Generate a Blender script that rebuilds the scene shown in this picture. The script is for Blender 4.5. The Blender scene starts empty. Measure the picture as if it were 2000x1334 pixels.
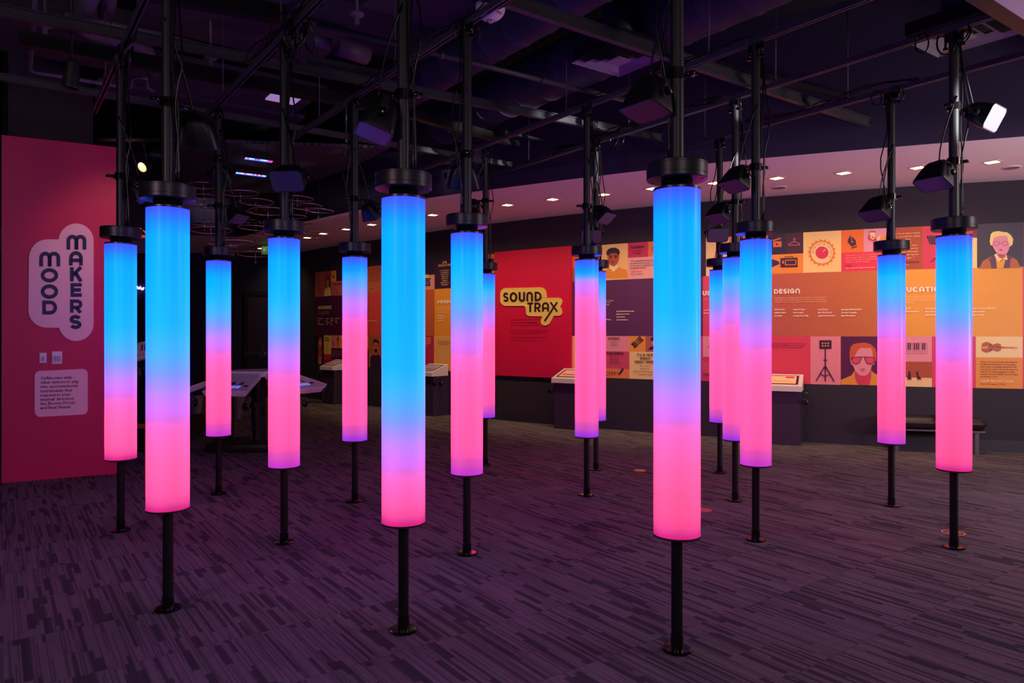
import bpy, bmesh, math, random
from mathutils import Vector, Matrix
random.seed(7)
S = bpy.context.scene
COL = S.collection
PI = math.pi
CAMH = 1.5; F = 1400.0; HY = 652.0; CX = 1000.0

# ------------------------------------------------------------------ camera, world, exposure, lights
cd = bpy.data.cameras.new('camera'); cam = bpy.data.objects.new('camera', cd); COL.objects.link(cam)
cam.location = (0, 0, CAMH); cam.rotation_euler = (PI/2, 0, 0)
cd.sensor_width = 36; cd.lens = 36*F/2000; cd.shift_y = (HY-667)/2000
cd.clip_start = .05; cd.clip_end = 100
S.camera = cam
w = bpy.data.worlds.new('world'); S.world = w; w.use_nodes = True
w.node_tree.nodes['Background'].inputs[0].default_value = (.06, .03, .09, 1)
w.node_tree.nodes['Background'].inputs[1].default_value = .03
S.view_settings.view_transform = 'Standard'; S.view_settings.look = 'None'
S.view_settings.gamma = 1; S.view_settings.use_curve_mapping = False
S.view_settings.exposure = 0.0

def lamp(name, kind, loc, target, energy, color, size=.3, angle=60, blend=.6):
    d = bpy.data.lights.new(name, kind); d.energy = energy; d.color = color
    if kind == 'AREA': d.size = size
    else: d.shadow_soft_size = size
    if kind == 'SPOT': d.spot_size = math.radians(angle); d.spot_blend = blend
    o = bpy.data.objects.new(name, d); COL.objects.link(o); o.location = loc
    o.rotation_euler = (Vector(target)-Vector(loc)).to_track_quat('-Z', 'Y').to_euler()
    return o
# added soft fill lights out of view, behind and beside the camera
lamp('fill_lamp', 'AREA', (1.6, -2.6, 3.2), (1.6, 3.0, 0.8), 48, (1.0, .86, .9), 1.2)
lamp('fill_lamp', 'AREA', (6.4, 3.6, 3.2), (3.0, 6.5, 0.4), 60, (1.0, .88, .84), 1.0)
lamp('fill_lamp', 'AREA', (-3.8, -1.0, 3.2), (-4.4, 7.0, 1.6), 60, (1.0, .72, .78), 1.0)
lamp('fill_uplight', 'AREA', (7.0, 4.6, 1.4), (5.0, 8.2, 3.9), 95, (1.0, .84, .88), .8)  # added unseen light aimed up to brighten the soffit
lamp('track_spot', 'SPOT', (5.6, 2.7, 2.6), (3.31, 5.02, 3.03), 5200, (.95, .97, 1.0), .05, 9)
lamp('track_spot', 'SPOT', (-3.3, 6.4, 3.6), (-4.3, 7.66, 2.45), 40, (1.0, .55, .35), .1, 50, 1)

# ------------------------------------------------------------------ helpers
def lin(c):
    return tuple(((v/255)/12.92 if v/255 <= .04045 else ((v/255+.055)/1.055)**2.4) for v in c)
MATS = {}
def mat(name, rgb, rough=.5, metal=0, emit=None, es=0, coat=0, noise=0, nscale=8, spec=.5, alpha=1, trans=0):
    if name in MATS: return MATS[name]
    m = bpy.data.materials.new(name); m.use_nodes = True
    nt = m.node_tree; b = nt.nodes['Principled BSDF']
    c = lin(rgb)+(1,)
    b.inputs['Base Color'].default_value = c
    b.inputs['Roughness'].default_value = rough; b.inputs['Metallic'].default_value = metal
    b.inputs['Specular IOR Level'].default_value = spec
    b.inputs['Coat Weight'].default_value = coat
    b.inputs['Transmission Weight'].default_value = trans
    if emit:
        b.inputs['Emission Color'].default_value = lin(emit)+(1,); b.inputs['Emission Strength'].default_value = es
    if noise:
        tc = nt.nodes.new('ShaderNodeTexCoord'); n = nt.nodes.new('ShaderNodeTexNoise'); n.inputs['Scale'].default_value = nscale
        n.inputs['Detail'].default_value = 4
        mx = nt.nodes.new('ShaderNodeMix'); mx.data_type = 'RGBA'; mx.blend_type = 'MULTIPLY'
        mx.inputs[0].default_value = noise
        nt.links.new(tc.outputs['Object'], n.inputs['Vector'])
        mx.inputs[6].default_value = c
        nt.links.new(n.outputs['Fac'], mx.inputs[7]); nt.links.new(mx.outputs[2], b.inputs['Base Color'])
    MATS[name] = m; return m

class MB:
    """collects shapes in one mesh"""
    def __init__(s): s.v = []; s.f = []; s.m = []; s.mats = []; s.sm = []
    def mi(s, m):
        if m not in s.mats: s.mats.append(m)
        return s.mats.index(m)
    def add(s, vs, fs, m=None, smooth=False):
        o = len(s.v); s.v += [tuple(v) for v in vs]; i = s.mi(m) if m else 0
        for f in fs: s.f.append(tuple(k+o for k in f)); s.m.append(i); s.sm.append(smooth)
    def box(s, c, size, m=None, R=None, bev=0):
        x, y, z = [d/2 for d in size]; c = Vector(c); R = R or Matrix.Identity(3)
        if bev:
            bm = bmesh.new(); bmesh.ops.create_cube(bm, size=1)
            bmesh.ops.scale(bm, vec=size, verts=bm.verts)
            bmesh.ops.bevel(bm, geom=bm.edges[:], offset=bev, segments=3, affect='EDGES', profile=.5)
            bm.verts.index_update()
            s.add([c+R@v.co for v in bm.verts], [[v.index for v in f.verts] for f in bm.faces], m, True); bm.free(); return
        vs = [c+R@Vector((i*x, j*y, k*z)) for i in (-1, 1) for j in (-1, 1) for k in (-1, 1)]
        s.add(vs, [(0, 1, 3, 2), (4, 6, 7, 5), (0, 4, 5, 1), (2, 3, 7, 6), (0, 2, 6, 4), (1, 5, 7, 3)], m)
    def tube(s, pts, r, m=None, n=10, caps=True, closed=False):
        pts = [Vector(p) for p in pts]; k = len(pts); rs = r if isinstance(r, (list, tuple)) else [r]*k
        vs = []; up = None
        for i, p in enumerate(pts):
            if closed: t = pts[(i+1) % k]-pts[i-1]
            else: t = pts[min(i+1, k-1)]-pts[max(i-1, 0)]
            t.normalize()
            if up is None:
                up = Vector((0, 0, 1)) if abs(t.z) < .9 else Vector((1, 0, 0))
            a = t.cross(up)
            if a.length < 1e-4: a = t.cross(Vector((0, 1, .3)))
            a.normalize(); b = a.cross(t); up = b
            for j in range(n):
                th = 2*PI*j/n; vs.append(p+rs[i]*(math.cos(th)*a+math.sin(th)*b))
        fs = []
        for i in range(k if closed else k-1):
            for j in range(n):
                i2 = (i+1) % k
                fs.append((i*n+j, i*n+(j+1) % n, i2*n+(j+1) % n, i2*n+j))
        s.add(vs, fs, m, True)
        if caps and not closed:
            o = len(s.v)-len(vs)
            mi = s.mi(m) if m else 0
            s.f.append(tuple(o+j for j in range(n))[::-1]); s.m.append(mi); s.sm.append(False)
            s.f.append(tuple(o+(k-1)*n+j for j in range(n))); s.m.append(mi); s.sm.append(False)
    def lathe(s, prof, c, m=None, n=32, R=None, sharp=True):
        """prof list of (r,z); each segment its own ring pair when sharp"""
        c = Vector(c); R = R or Matrix.Identity(3)
        for i in range(len(prof)-1):
            (r0, z0), (r1, z1) = prof[i], prof[i+1]
            vs = []
            for r, z in ((r0, z0), (r1, z1)):
                for j in range(n):
                    th = 2*PI*j/n; vs.append(c+R@Vector((r*math.cos(th), r*math.sin(th), z)))
            s.add(vs, [(j, (j+1) % n, n+(j+1) % n, n+j) for j in range(n)], m, True)
    def build(s, name, m=None, parent=None, label=None):
        me = bpy.data.meshes.new(name); me.from_pydata(s.v, [], s.f)
        ms = [x for x in s.mats if x] or [m]
        if m and m not in ms and not [x for x in s.mats if x]: ms = [m]
        for x in ms: me.materials.append(x)
        for p, i, q in zip(me.polygons, s.m, s.sm):
            p.material_index = min(i, len(ms)-1); p.use_smooth = q
        me.update()
        o = bpy.data.objects.new(name, me); COL.objects.link(o)
        if parent: o.parent = parent; o.matrix_parent_inverse = parent.matrix_world.inverted()
        if label: o['label'] = label
        return o
def tag(o, label=None, cat=None, group=None, kind=None):
    if label: o['label'] = label
    if cat: o['category'] = cat
    if group: o['group'] = group
    if kind: o['kind'] = kind
    return o
def thing(name, label, cat, loc=(0, 0, 0), rz=0, group=None):
    o = bpy.data.objects.new(name, None); COL.objects.link(o); o.empty_display_size = .1
    o.location = loc; o.rotation_euler = (0, 0, rz); o.matrix_world = Matrix.Translation(loc) @ Matrix.Rotation(rz, 4, 'Z')
    return tag(o, label, cat, group)
def struct(o): o['kind'] = 'structure'; return o
def at(px, py, Y):          # a measured sight line met at distance Y
    return Vector(((px-CX)/F*Y, Y, CAMH+(HY-py)/F*Y))
def atz(px, py, z):
    return at(px, py, F*(z-CAMH)/(HY-py))
def atfl(px, py): return atz(px, py, 0)
# grid axes of the exhibit (carpet, struts and tube lights follow them)
AX = Vector((-.5851, .8110, 0)); BX = Vector((.8110, .5851, 0))
def AB(a, b, z=0): return AX*a+BX*b+Vector((0, 0, z))
RG = Matrix((AX, BX, Vector((0, 0, 1)))).transposed()     # columns A,B,Z

# ------------------------------------------------------------------ materials
M_black = mat('black_powder_coat', (34, 31, 35), .42)
M_blackp = mat('black_plastic', (17, 16, 18), .42)
M_gloss = mat('gloss_black_metal', (14, 13, 15), .12)
M_cable = mat('black_cable', (12, 11, 13), .25)
M_cap = mat('brushed_black_metal', (52, 48, 54), .36, .5)
M_strut = mat('painted_strut', (78, 74, 86), .38, .2)
M_beam = mat('painted_beam', (60, 56, 62), .5)
M_dark = mat('dark_ceiling_paint', (26, 20, 34), .9)
M_deck = mat('deck_paint', (13, 10, 18), .95)
M_duct = mat('duct_paint', (60, 58, 84), .55)
M_wall = mat('wall_charcoal_paint', (48, 37, 52), .75, noise=.25, nscale=2)
M_walld = mat('wall_dark_blue_paint', (30, 27, 52), .8)
M_soffit = mat('soffit_white_paint', (238, 222, 230), .6)
M_red = mat('wall_red_graphic', (206, 14, 92), .5)
M_white = mat('white_solid_surface', (226, 218, 226), .35)
M_tile = mat('acoustic_panel', (70, 58, 82), .9)
M_clear = mat('clear_acrylic', (220, 225, 240), .08, trans=.0, coat=1)

def carpet():
    m = bpy.data.materials.new('striped_carpet'); m.use_nodes = True; nt = m.node_tree; N = nt.nodes; L = nt.links
    b = N['Principled BSDF']; b.inputs['Roughness'].default_value = .95; b.inputs['Specular IOR Level'].default_value = .1
    g = N.new('ShaderNodeNewGeometry')
    def dot(v):
        d = N.new('ShaderNodeVectorMath'); d.operation = 'DOT_PRODUCT'; L.new(g.outputs['Position'], d.inputs[0]); d.inputs[1].default_value = v
        return d.outputs['Value']
    A = dot(tuple(AX)); B = dot(tuple(BX))
    def mth(op, x, y=None, z=None):
        n = N.new('ShaderNodeMath'); n.operation = op
        for i, q in enumerate((x, y, z)):
            if q is None: continue
            if isinstance(q, (int, float)): n.inputs[i].default_value = q
            else: L.new(q, n.inputs[i])
        return n.outputs[0]
    def wn(x, y, z=0.0):
        c = N.new('ShaderNodeCombineXYZ')
        for i, q in enumerate((x, y, z)):
            if isinstance(q, (int, float)): c.inputs[i].default_value = q
            else: L.new(q, c.inputs[i])
        n = N.new('ShaderNodeTexWhiteNoise'); n.noise_dimensions = '3D'; L.new(c.outputs[0], n.inputs['Vector']); return n.outputs['Value']
    T = .61
    tb = mth('FLOOR', mth('DIVIDE', B, T))
    ta = mth('FLOOR', mth('DIVIDE', A, T))
    def layer(wd, ln, seed):
        ib = mth('FLOOR', mth('DIVIDE', B, wd))
        off = mth('MULTIPLY', wn(ib, ta, seed), 3.0)
        ia = mth('FLOOR', mth('ADD', mth('DIVIDE', A, ln), off))
        return wn(ib, mth('ADD', ia, mth('MULTIPLY', ta, 17.0)), seed+.5)
    w1 = layer(.034, .24, 1.0); w2 = layer(.017, .5, 5.0); w3 = layer(.0062, .8, 9.0)
    d1 = mth('LESS_THAN', w1, .11); d2 = mth('LESS_THAN', w2, .15); d3 = mth('LESS_THAN', w3, .30)
    dk = mth('MAXIMUM', d1, mth('MAXIMUM', mth('MULTIPLY', d2, .85), mth('MULTIPLY', d3, .62)))
    # light variation per stripe and tile
    lv = mth('ADD', .82, mth('MULTIPLY', w2, .22))
    lv = mth('MULTIPLY', lv, mth('ADD', .93, mth('MULTIPLY', wn(ta, tb, 3.0), .12)))
    rib = mth('ADD', .93, mth('MULTIPLY', mth('SINE', mth('MULTIPLY', B, 2*PI/.0042)), .06))
    ns = N.new('ShaderNodeTexNoise'); ns.inputs['Scale'].default_value = 420; L.new(g.outputs['Position'], ns.inputs['Vector'])
    sp = mth('ADD', .8, mth('MULTIPLY', ns.outputs['Fac'], .4))
    k = mth('MULTIPLY', mth('MULTIPLY', lv, rib), sp)
    # tile seams
    fa = mth('ABSOLUTE', mth('SUBTRACT', mth('FRACT', mth('DIVIDE', A, T)), .5)); seam = mth('GREATER_THAN', fa, .4955)
    dk = mth('MAXIMUM', dk, mth('MULTIPLY', seam, .6))
    mx = N.new('ShaderNodeMix'); mx.data_type = 'RGBA'; L.new(dk, mx.inputs[0])
    mx.inputs[6].default_value = lin((122, 108, 114))+(1,); mx.inputs[7].default_value = lin((76, 70, 76))+(1,)
    m2 = N.new('ShaderNodeMix'); m2.data_type = 'RGBA'; m2.blend_type = 'MULTIPLY'; m2.inputs[0].default_value = 1
    L.new(mx.outputs[2], m2.inputs[6]); L.new(k, m2.inputs[7]); L.new(m2.outputs[2], b.inputs['Base Color'])
    bp = N.new('ShaderNodeBump'); bp.inputs['Strength'].default_value = .25; bp.inputs['Distance'].default_value = .002
    L.new(k, bp.inputs['Height']); L.new(bp.outputs[0], b.inputs['Normal'])
    return m

# ------------------------------------------------------------------ curved mural wall
WD = [(590, 57.2), (615, 58.9), (680, 62.6), (745, 66.2), (810, 69.6), (872, 72.8), (970, 77.4), (1101, 82.8), (1282, 89.4), (1373, 92.2), (1570, 97.8), (1700, 101.2), (2000, 107.6), (2150, 110)]
def offb(px):
    # local quadratic smoothing of the measured points
    import bisect
    xs = [p[0] for p in WD]; i = max(1, min(len(xs)-2, bisect.bisect(xs, px)-1))
    def lag(k):
        a, b_, c_ = WD[k-1], WD[k], WD[k+1]; x = px
        return a[1]*(x-b_[0])*(x-c_[0])/((a[0]-b_[0])*(a[0]-c_[0])) + b_[1]*(x-a[0])*(x-c_[0])/((b_[0]-a[0])*(b_[0]-c_[0])) + c_[1]*(x-a[0])*(x-b_[0])/((c_[0]-a[0])*(c_[0]-b_[0]))
    if i+1 <= len(xs)-2:
        t = (px-xs[i])/(xs[i+1]-xs[i]); t = max(0, min(1, t)); return lag(i)*(1-t)+lag(i+1)*t
    return lag(i)
def wxy(px):
    Y = F*.694/offb(px); return Vector(((px-CX)/F*Y, Y))
PXS = [580+4*i for i in range(400)]
UT = []; _u = 0; _p = None
for p in PXS:
    q = wxy(p)
    if _p is not None: _u += (q-_p).length
    UT.append(_u); _p = q
def px2u(px):
    t = (px-580)/4; i = max(0, min(len(UT)-2, int(t))); return UT[i]+(UT[i+1]-UT[i])*(t-i)
def u2px(u):
    lo, hi = 0, len(UT)-1
    while hi-lo > 1:
        md = (lo+hi)//2
        if UT[md] <= u: lo = md
        else: hi = md
    return 580+4*(lo+(u-UT[lo])/(UT[lo+1]-UT[lo]))
def wn_(px):
    a = wxy(px-3); b = wxy(px+3); t = (b-a).normalized(); return Vector((t.y, -t.x))
def W(px, z, d=0):
    q = wxy(px)+wn_(px)*d; return Vector((q.x, q.y, z))
def wz(px, py): return CAMH+(HY-py)/F*wxy(px).y
def WP(px, py, d=0): return W(px, wz(px, py), d)
def WU(u, z, d=0): return W(u2px(u), z, d)
ZB, ZL, ZU, ZT = .806, 1.465, 2.345, 2.905     # mural bands
ZS = 3.44                                       # soffit height
ZC = 5.0

def ribbon_wall(name, x0, x1, z0, z1, m, d=0, step=12, parent=None, label=None, thick=0):
    mb = MB(); n = max(1, int((x1-x0)/step)); xs = [x0+(x1-x0)*i/n for i in range(n+1)]
    vs = [W(x, z, d) for x in xs for z in (z0, z1)]
    fs = [(2*i, 2*i+2, 2*i+3, 2*i+1) for i in range(n)]
    mb.add(vs, fs, m)
    if thick:
        e = d-thick
        vb = [W(x, z, e) for x in xs for z in (z0, z1)]
        o = len(vs)
        mb.v += [tuple(v) for v in vb]
        ex = [(2*i, o+2*i, o+2*i+2, 2*i+2) for i in range(n)]+[(2*i+1, 2*i+3, o+2*i+3, o+2*i+1) for i in range(n)]
        ex += [(0, 1, o+1, o), (2*n, o+2*n, o+2*n+1, 2*n+1)]
        for f in ex: mb.f.append(f); mb.m.append(0); mb.sm.append(False)
    return mb.build(name, m, parent, label)

# ------------------------------------------------------------------ setting
fl = MB(); fl.add([(-16, -5, 0), (12, -5, 0), (12, 20, 0), (-16, 20, 0)], [(0, 1, 2, 3)]); struct(fl.build('floor', carpet()))
struct(ribbon_wall('wall_back', 588, 2160, 0, ZS, M_wall, 0))
M_base = mat('baseboard_paint', (46, 40, 56), .5)
struct(ribbon_wall('baseboard_back', 588, 2160, 0, .15, M_base, .014, thick=.014))
# inner edge of the soffit
EDG = [(467, 463), (520, 450), (580, 436.5), (640, 423), (685, 413.5), (760, 399.5), (838, 386.5), (910, 376.5), (980, 367.5), (1100, 352), (1220, 337.5), (1340, 323.5), (1490, 309), (1640, 295.8), (1820, 281), (2000, 266.5), (2160, 254)]
E = [atz(x, y, ZS) for x, y in EDG]
E = [Vector((-14, 11.6, ZS)), Vector((-8.6, 13.4, ZS))]+E
wl = [W(588+(2160-588)*i/60, ZS, 0) for i in range(61)]
left_end = Vector((-13, 18.2, ZS))
sf = MB()
# soffit: strips between edge and wall, resampled to the same count
def resamp(ps, n):
    d = [0]
    for i in range(1, len(ps)): d.append(d[-1]+(ps[i]-ps[i-1]).length)
    out = []
    for k in range(n):
        t = d[-1]*k/(n-1); i = 0
        while i < len(d)-2 and d[i+1] < t: i += 1
        out.append(ps[i].lerp(ps[i+1], (t-d[i])/max(1e-9, d[i+1]-d[i])))
    return out
LB = Vector((-14, 17.6, ZS))
outer = resamp([LB]+wl, 90); inner = resamp(E, 90)
sf.add(outer+inner, [(i, i+1, 90+i+1, 90+i) for i in range(89)], None)
struct(sf.build('ceiling', M_soffit))
fa = MB(); ed = resamp(E, 90)
fa.add([p for p in ed]+[Vector((p.x, p.y, ZC)) for p in ed], [(i, i+1, 90+i+1, 90+i) for i in range(89)])
struct(fa.build('trim_1', mat('fascia_dark_paint', (50, 36, 66), .85)))
# lowered ceiling over the camera, its edge runs along the exhibit grid
lc = MB(); q = [AB(-6, -6, ZS), AB(-6, 12, ZS), AB(1.74, 12, ZS), AB(1.74, -6, ZS)]
lc.add(q, [(0, 1, 2, 3)]); struct(lc.build('ceiling', M_soffit))
et = MB(); et.box(AB(1.80, 3, ZS+.09), (.10, 18, .16), None, RG); et.box(AB(1.76, 3, (ZS+ZC)/2+.02), (.02, 18, ZC-ZS), None, RG); struct(et.build('trim_2', M_black))
dk_ = MB(); dk_.add([(-16, -5, ZC), (12, -5, ZC), (12, 20, ZC), (-16, 20, ZC)], [(3, 2, 1, 0)]); struct(dk_.build('ceiling', M_deck))
# far dark wall with door, and closing walls
farA = W(588, 0, 0); farB = Vector((-14, 17.6, 0))
fw = MB(); fw.add([farB, farA, farA+Vector((0, 0, ZC)), farB+Vector((0, 0, ZC))], [(0, 1, 2, 3)]); struct(fw.build('wall_far', M_walld))
for nm, a_, b_ in (('wall_right', (8.6, 9.3), (8.6, -5)), ('wall_front', (8.6, -4.2), (-15, -4.2)), ('wall_side', (-14, -4.2), (-14, 18.2))):
    x = MB(); x.add([(a_[0], a_[1], 0), (b_[0], b_[1], 0), (b_[0], b_[1], ZC), (a_[0], a_[1], ZC)], [(0, 1, 2, 3)]); struct(x.build(nm, M_walld))
ft = (farA-farB).normalized(); fn = Vector((ft.y, -ft.x, 0))
def FW(px, z, d=0):     # point on the far wall along a sight line
    k = (px-CX)/F; # X = kY ; farB + t*ft
    t = (k*farB.y-farB.x)/(ft.x-k*ft.y); p = farB+ft*t+fn*d; return Vector((p.x, p.y, z))
M_door = mat('door_dark_paint', (44, 34, 50), .6)
dr = MB(); p0 = FW(484, 0, .04); p1 = FW(552, 0, .04)
Rf = Matrix((ft, fn, Vector((0, 0, 1)))).transposed()
dr.box((p0+p1)/2+Vector((0, 0, 1.2)), ((p1-p0).length, .06, 2.4), None, Rf)
door = struct(dr.build('door_1', M_door))
df = MB()
for pp in (p0, p1): df.box(pp+Vector((0, 0, 1.23)), (.08, .12, 2.46), None, Rf)
df.box((p0+p1)/2+Vector((0, 0, 2.46)), ((p1-p0).length+.08, .12, .1), None, Rf); df.build('door_frame', M_black, door)
ph = MB(); hz = 1.03
ph.box(FW(512, hz, .12), (.75, .05, .06), None, Rf); ph.box(FW(517, hz, .13), (.14, .08, .16), mat('steel', (170, 170, 178), .25, .9), Rf)
ph.box(FW(517, hz+.13, .13), (.03, .05, .18), MATS['steel'], Rf)
ph.build('panic_bar', MATS['steel'], door)

# ------------------------------------------------------------------ red wall on the left with its sign
PA = atfl(3, 943.5); PB = atfl(229, 925)
PA.z = PB.z = 0; rt = (PB-PA).normalized(); rn = Vector((rt.y, -rt.x, 0)); RH = 3.5
def LPu(px): k = (px-CX)/F; return (k*PA.y-PA.x)/(rt.x-k*rt.y)
def LP(px, py, d=0):
    p = PA+rt*LPu(px); z = CAMH+(HY-py)/F*p.y; q_ = p+rn*d; return Vector((q_.x, q_.y, z))
def LPW(u, z, d=0): p = PA+rt*u+rn*d; return Vector((p.x, p.y, z))
RL = Matrix((rt, -rn, Vector((0, 0, 1)))).transposed()
wdt = (PB-PA).length
rw = MB(); rw.box(PA+rt*wdt/2-rn*.09+Vector((0, 0, RH/2)), (wdt, .18, RH), None, RL); struct(rw.build('wall_left', M_red))
# darker wall rising behind the red one
bw = MB(); a0 = at(10, 652, 8.0); a1 = at(174, 652, 8.6)
bt = Vector((a1.x-a0.x, a1.y-a0.y, 0)); Rb = Matrix((bt.normalized(), Vector((-bt.y, bt.x, 0)).normalized(), Vector((0, 0, 1)))).transposed()
bw.box(((a0.x+a1.x)/2, (a0.y+a1.y)/2, 2.5), (bt.length, .3, 5.0), None, Rb); struct(bw.build('wall_rear_left', M_wall))
ll = MB(); ll.box((-6.6, 7.0, 2.5), (1.2, .2, 5.0), None); struct(ll.build('wall_outer_left', M_walld))

# ------------------------------------------------------------------ lettering
def arc(cx, cy, rx, ry, a0, a1, n=14):
    return [(cx+rx*math.cos(math.radians(a0+(a1-a0)*i/n)), cy+ry*math.sin(math.radians(a0+(a1-a0)*i/n))) for i in range(n+1)]
def glyph(ch, w, t):
    """centre lines in a w x 1 box, stroke width t"""
    l, r, b, h = t/2, w-t/2, t/2, 1-t/2; mx = w/2
    if ch == 'm':
        q = (r-l)/4; o = []
        o.append([(l, 0)]+[(l, h-q)]+arc(l+q, h-q, q, q, 180, 0)+[(l+2*q, 0)])
        o.append([(l+2*q, 0), (l+2*q, h-q)]+arc(l+3*q, h-q, q, q, 180, 0)+[(r, 0)]); return o
    if ch == 'O': return [arc(mx, .5, (r-l)/2, (h-b)/2, 90, 450, 30)+['c']]
    if ch == 'D':
        q = (h-b)/2; q2 = min(q, (r-l))
        return [[(l, b), (l, h)]+[(r-q2, h)]+arc(r-q2, .5, q2, q, 90, -90)+['c']]
    if ch == 'A':
        q = (r-l)/2; return [[(l, 0), (l, h-q)]+arc(mx, h-q, q, q, 180, 0)+[(r, 0)], [(l, .36), (r, .36)]]
    if ch == 'K': return [[(l, 0), (l, 1)], [(w-t*.55, 1), (l+t*.2, .42)], [(l+(r-l)*.38, .62), (w-t*.55, 0)]]
    if ch == 'E': return [[(w, h), (l, h), (l, b), (w, b)], [(l, .5), (w*.92, .5)]]
    if ch == 'F': return [[(w, h), (l, h), (l, 0)], [(l, .5), (w*.9, .5)]]
    if ch in 'RPB':
        q = (h-.40)/2; y0 = h-2*q
        o = [[(l, 0), (l, h)]+[(r-q, h)]+arc(r-q, y0+q, q, q, 90, -90)+[(l, y0)]]
        if ch == 'R': o.append([(mx, y0), (w-t*.5, 0)])
        if ch == 'B': q = (y0-b)/2; o.append([(l, b), (r-q, b)]+arc(r-q, b+q, q, q, -90, 90))
        return o
    if ch == 'S':
        rx = (r-l)/2; ry = (h-b)/4
        return [arc(mx, h-ry, rx, ry, 20, 270, 14)+arc(mx, b+ry, rx, ry, 90, -160, 14)]
    if ch == 'U': q = (r-l)/2; return [[(l, 1), (l, b+q)]+arc(mx, b+q, q, q, 180, 360)+[(r, 1)]]
    if ch in 'Nn': q = (r-l)/2; return [[(l, 0), (l, h-q)]+arc(mx, h-q, q, q, 180, 0)+[(r, 0)]]
    if ch == 'T': return [[(0, h), (w, h)], [(mx, h), (mx, 0)]]
    if ch == 'I': return [[(t/2, 0), (t/2, 1)]]
    if ch == 'C': return [arc(mx, .5, (r-l)/2, (h-b)/2, 45, 315, 24)]
    if ch == 'G': return [arc(mx, .5, (r-l)/2, (h-b)/2, 45, 330, 24)+[(r, .48), (mx, .48)]]
    if ch == 'X': return [[(t*.5, 1), (w-t*.5, 0)], [(w-t*.5, 1), (t*.5, 0)]]
    if ch == 'L': return [[(l, 1), (l, b), (w, b)]]
    if ch == 'V': return [[(t*.5, 1), (mx, b), (w-t*.5, 1)]]
    if ch == 'H': return [[(l, 0), (l, 1)], [(r, 0), (r, 1)], [(l, .5), (r, .5)]]
    if ch == 'Y': return [[(t*.5, 1), (mx, .5), (w-t*.5, 1)], [(mx, .5), (mx, 0)]]
    if ch == 'M': return glyph('m', w, t)
    return []
def stroke2d(pts, w):
    closed = pts[-1] == 'c'; p = [Vector((x[0], x[1])) for x in (pts[:-1] if closed else pts)]
    p = [q for i, q in enumerate(p) if i == 0 or (q-p[i-1]).length > 1e-5]
    if closed and (p[0]-p[-1]).length < 1e-5: p.pop()
    n = len(p); L_, R_ = [], []
    for i in range(n):
        a = p[i-1] if (closed or i > 0) else None; c = p[(i+1) % n] if (closed or i < n-1) else None
        d1 = (p[i]-a).normalized() if a is not None else None; d2 = (c-p[i]).normalized() if c is not None else None
        if d1 is None: d1 = d2
        if d2 is None: d2 = d1
        n1 = Vector((-d1.y, d1.x)); n2 = Vector((-d2.y, d2.x)); nm = (n1+n2)
        if nm.length < 1e-3: nm = n1
        nm.normalize(); k = w/2/max(.5, nm.dot(n1))
        L_.append(p[i]+nm*k); R_.append(p[i]-nm*k)
    vs = L_+R_; fs = [(i, (i+1) % n, n+(i+1) % n, n+i) for i in range(n if closed else n-1)]
    return vs, fs
def word(mb, text, x, y, h, m, fmap, widths=None, t=.2, gap=.14, aspect=.8, d=.01):
    """display lettering laid on a surface through fmap(x, y, d); x,y,h in surface metres"""
    for i, ch in enumerate(text):
        if ch == ' ': x += h*.45; continue
        wd = widths[i] if widths else {'m': 1.25, 'M': 1.1, 'I': t, 'O': .92, 'E': .62, 'F': .6, 'L': .58, 'T': .74, 'S': .7, 'C': .85, 'G': .9}.get(ch, aspect)
        for g in glyph(ch, wd, t):
            vs, fs = stroke2d(g, t)
            mb.add([fmap(x+v.x*h, y+v.y*h, d) for v in vs], fs, m)
        x += (wd+gap)*h
    return x
def text_mesh(mb, s, x, y, size, m, fmap, d=.01, align='LEFT', width=None, bold=0, spacing=1.0):
    """running text from Blender's own font; size = cap height in metres; width squeezes the longest line"""
    c = bpy.data.curves.new('t', 'FONT'); c.body = s; c.size = 1; c.align_x = align; c.resolution_u = 1; c.offset = bold; c.space_line = spacing
    o = bpy.data.objects.new('t', c); COL.objects.link(o)
    dg = bpy.context.evaluated_depsgraph_get(); me = bpy.data.meshes.new_from_object(o.evaluated_get(dg))
    if len(me.vertices):
        k = size/.69; xs = [v.co.x for v in me.vertices]; kx = k
        if width: kx = width/max(1e-6, (max(xs)-min(xs)))
        mb.add([fmap(x+v.co.x*kx, y+v.co.y*k, d) for v in me.vertices], [tuple(p.vertices) for p in me.polygons], m)
    bpy.data.objects.remove(o); bpy.data.curves.remove(c); bpy.data.meshes.remove(me)
def rrect(x0, y0, x1, y1, r, n=8):
    pts = []
    for cx, cy, a in ((x1-r, y1-r, 0), (x0+r, y1-r, 90), (x0+r, y0+r, 180), (x1-r, y0+r, 270)):
        pts += arc(cx, cy, r, r, a, a+90, n)
    return pts
def slab(mb, pts, fmap, d0, d1, m):
    """flat cut-out with thickness"""
    n = len(pts); vs = [fmap(x, y, d1) for x, y in pts]+[fmap(x, y, d0) for x, y in pts]
    o = len(mb.v)
    from mathutils.geometry import tessellate_polygon
    tr = tessellate_polygon([[Vector((x, y, 0)) for x, y in pts]])
    mb.add(vs, [tuple(t) for t in tr]+[(i, n+i, n+(i+1) % n, (i+1) % n) for i in range(n)], m)

M_navy = mat('navy_ink', (38, 28, 84), .5); M_plum = mat('plum_ink', (64, 10, 48), .5)
M_signp = mat('sign_blush', (255, 196, 216), .5)
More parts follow.
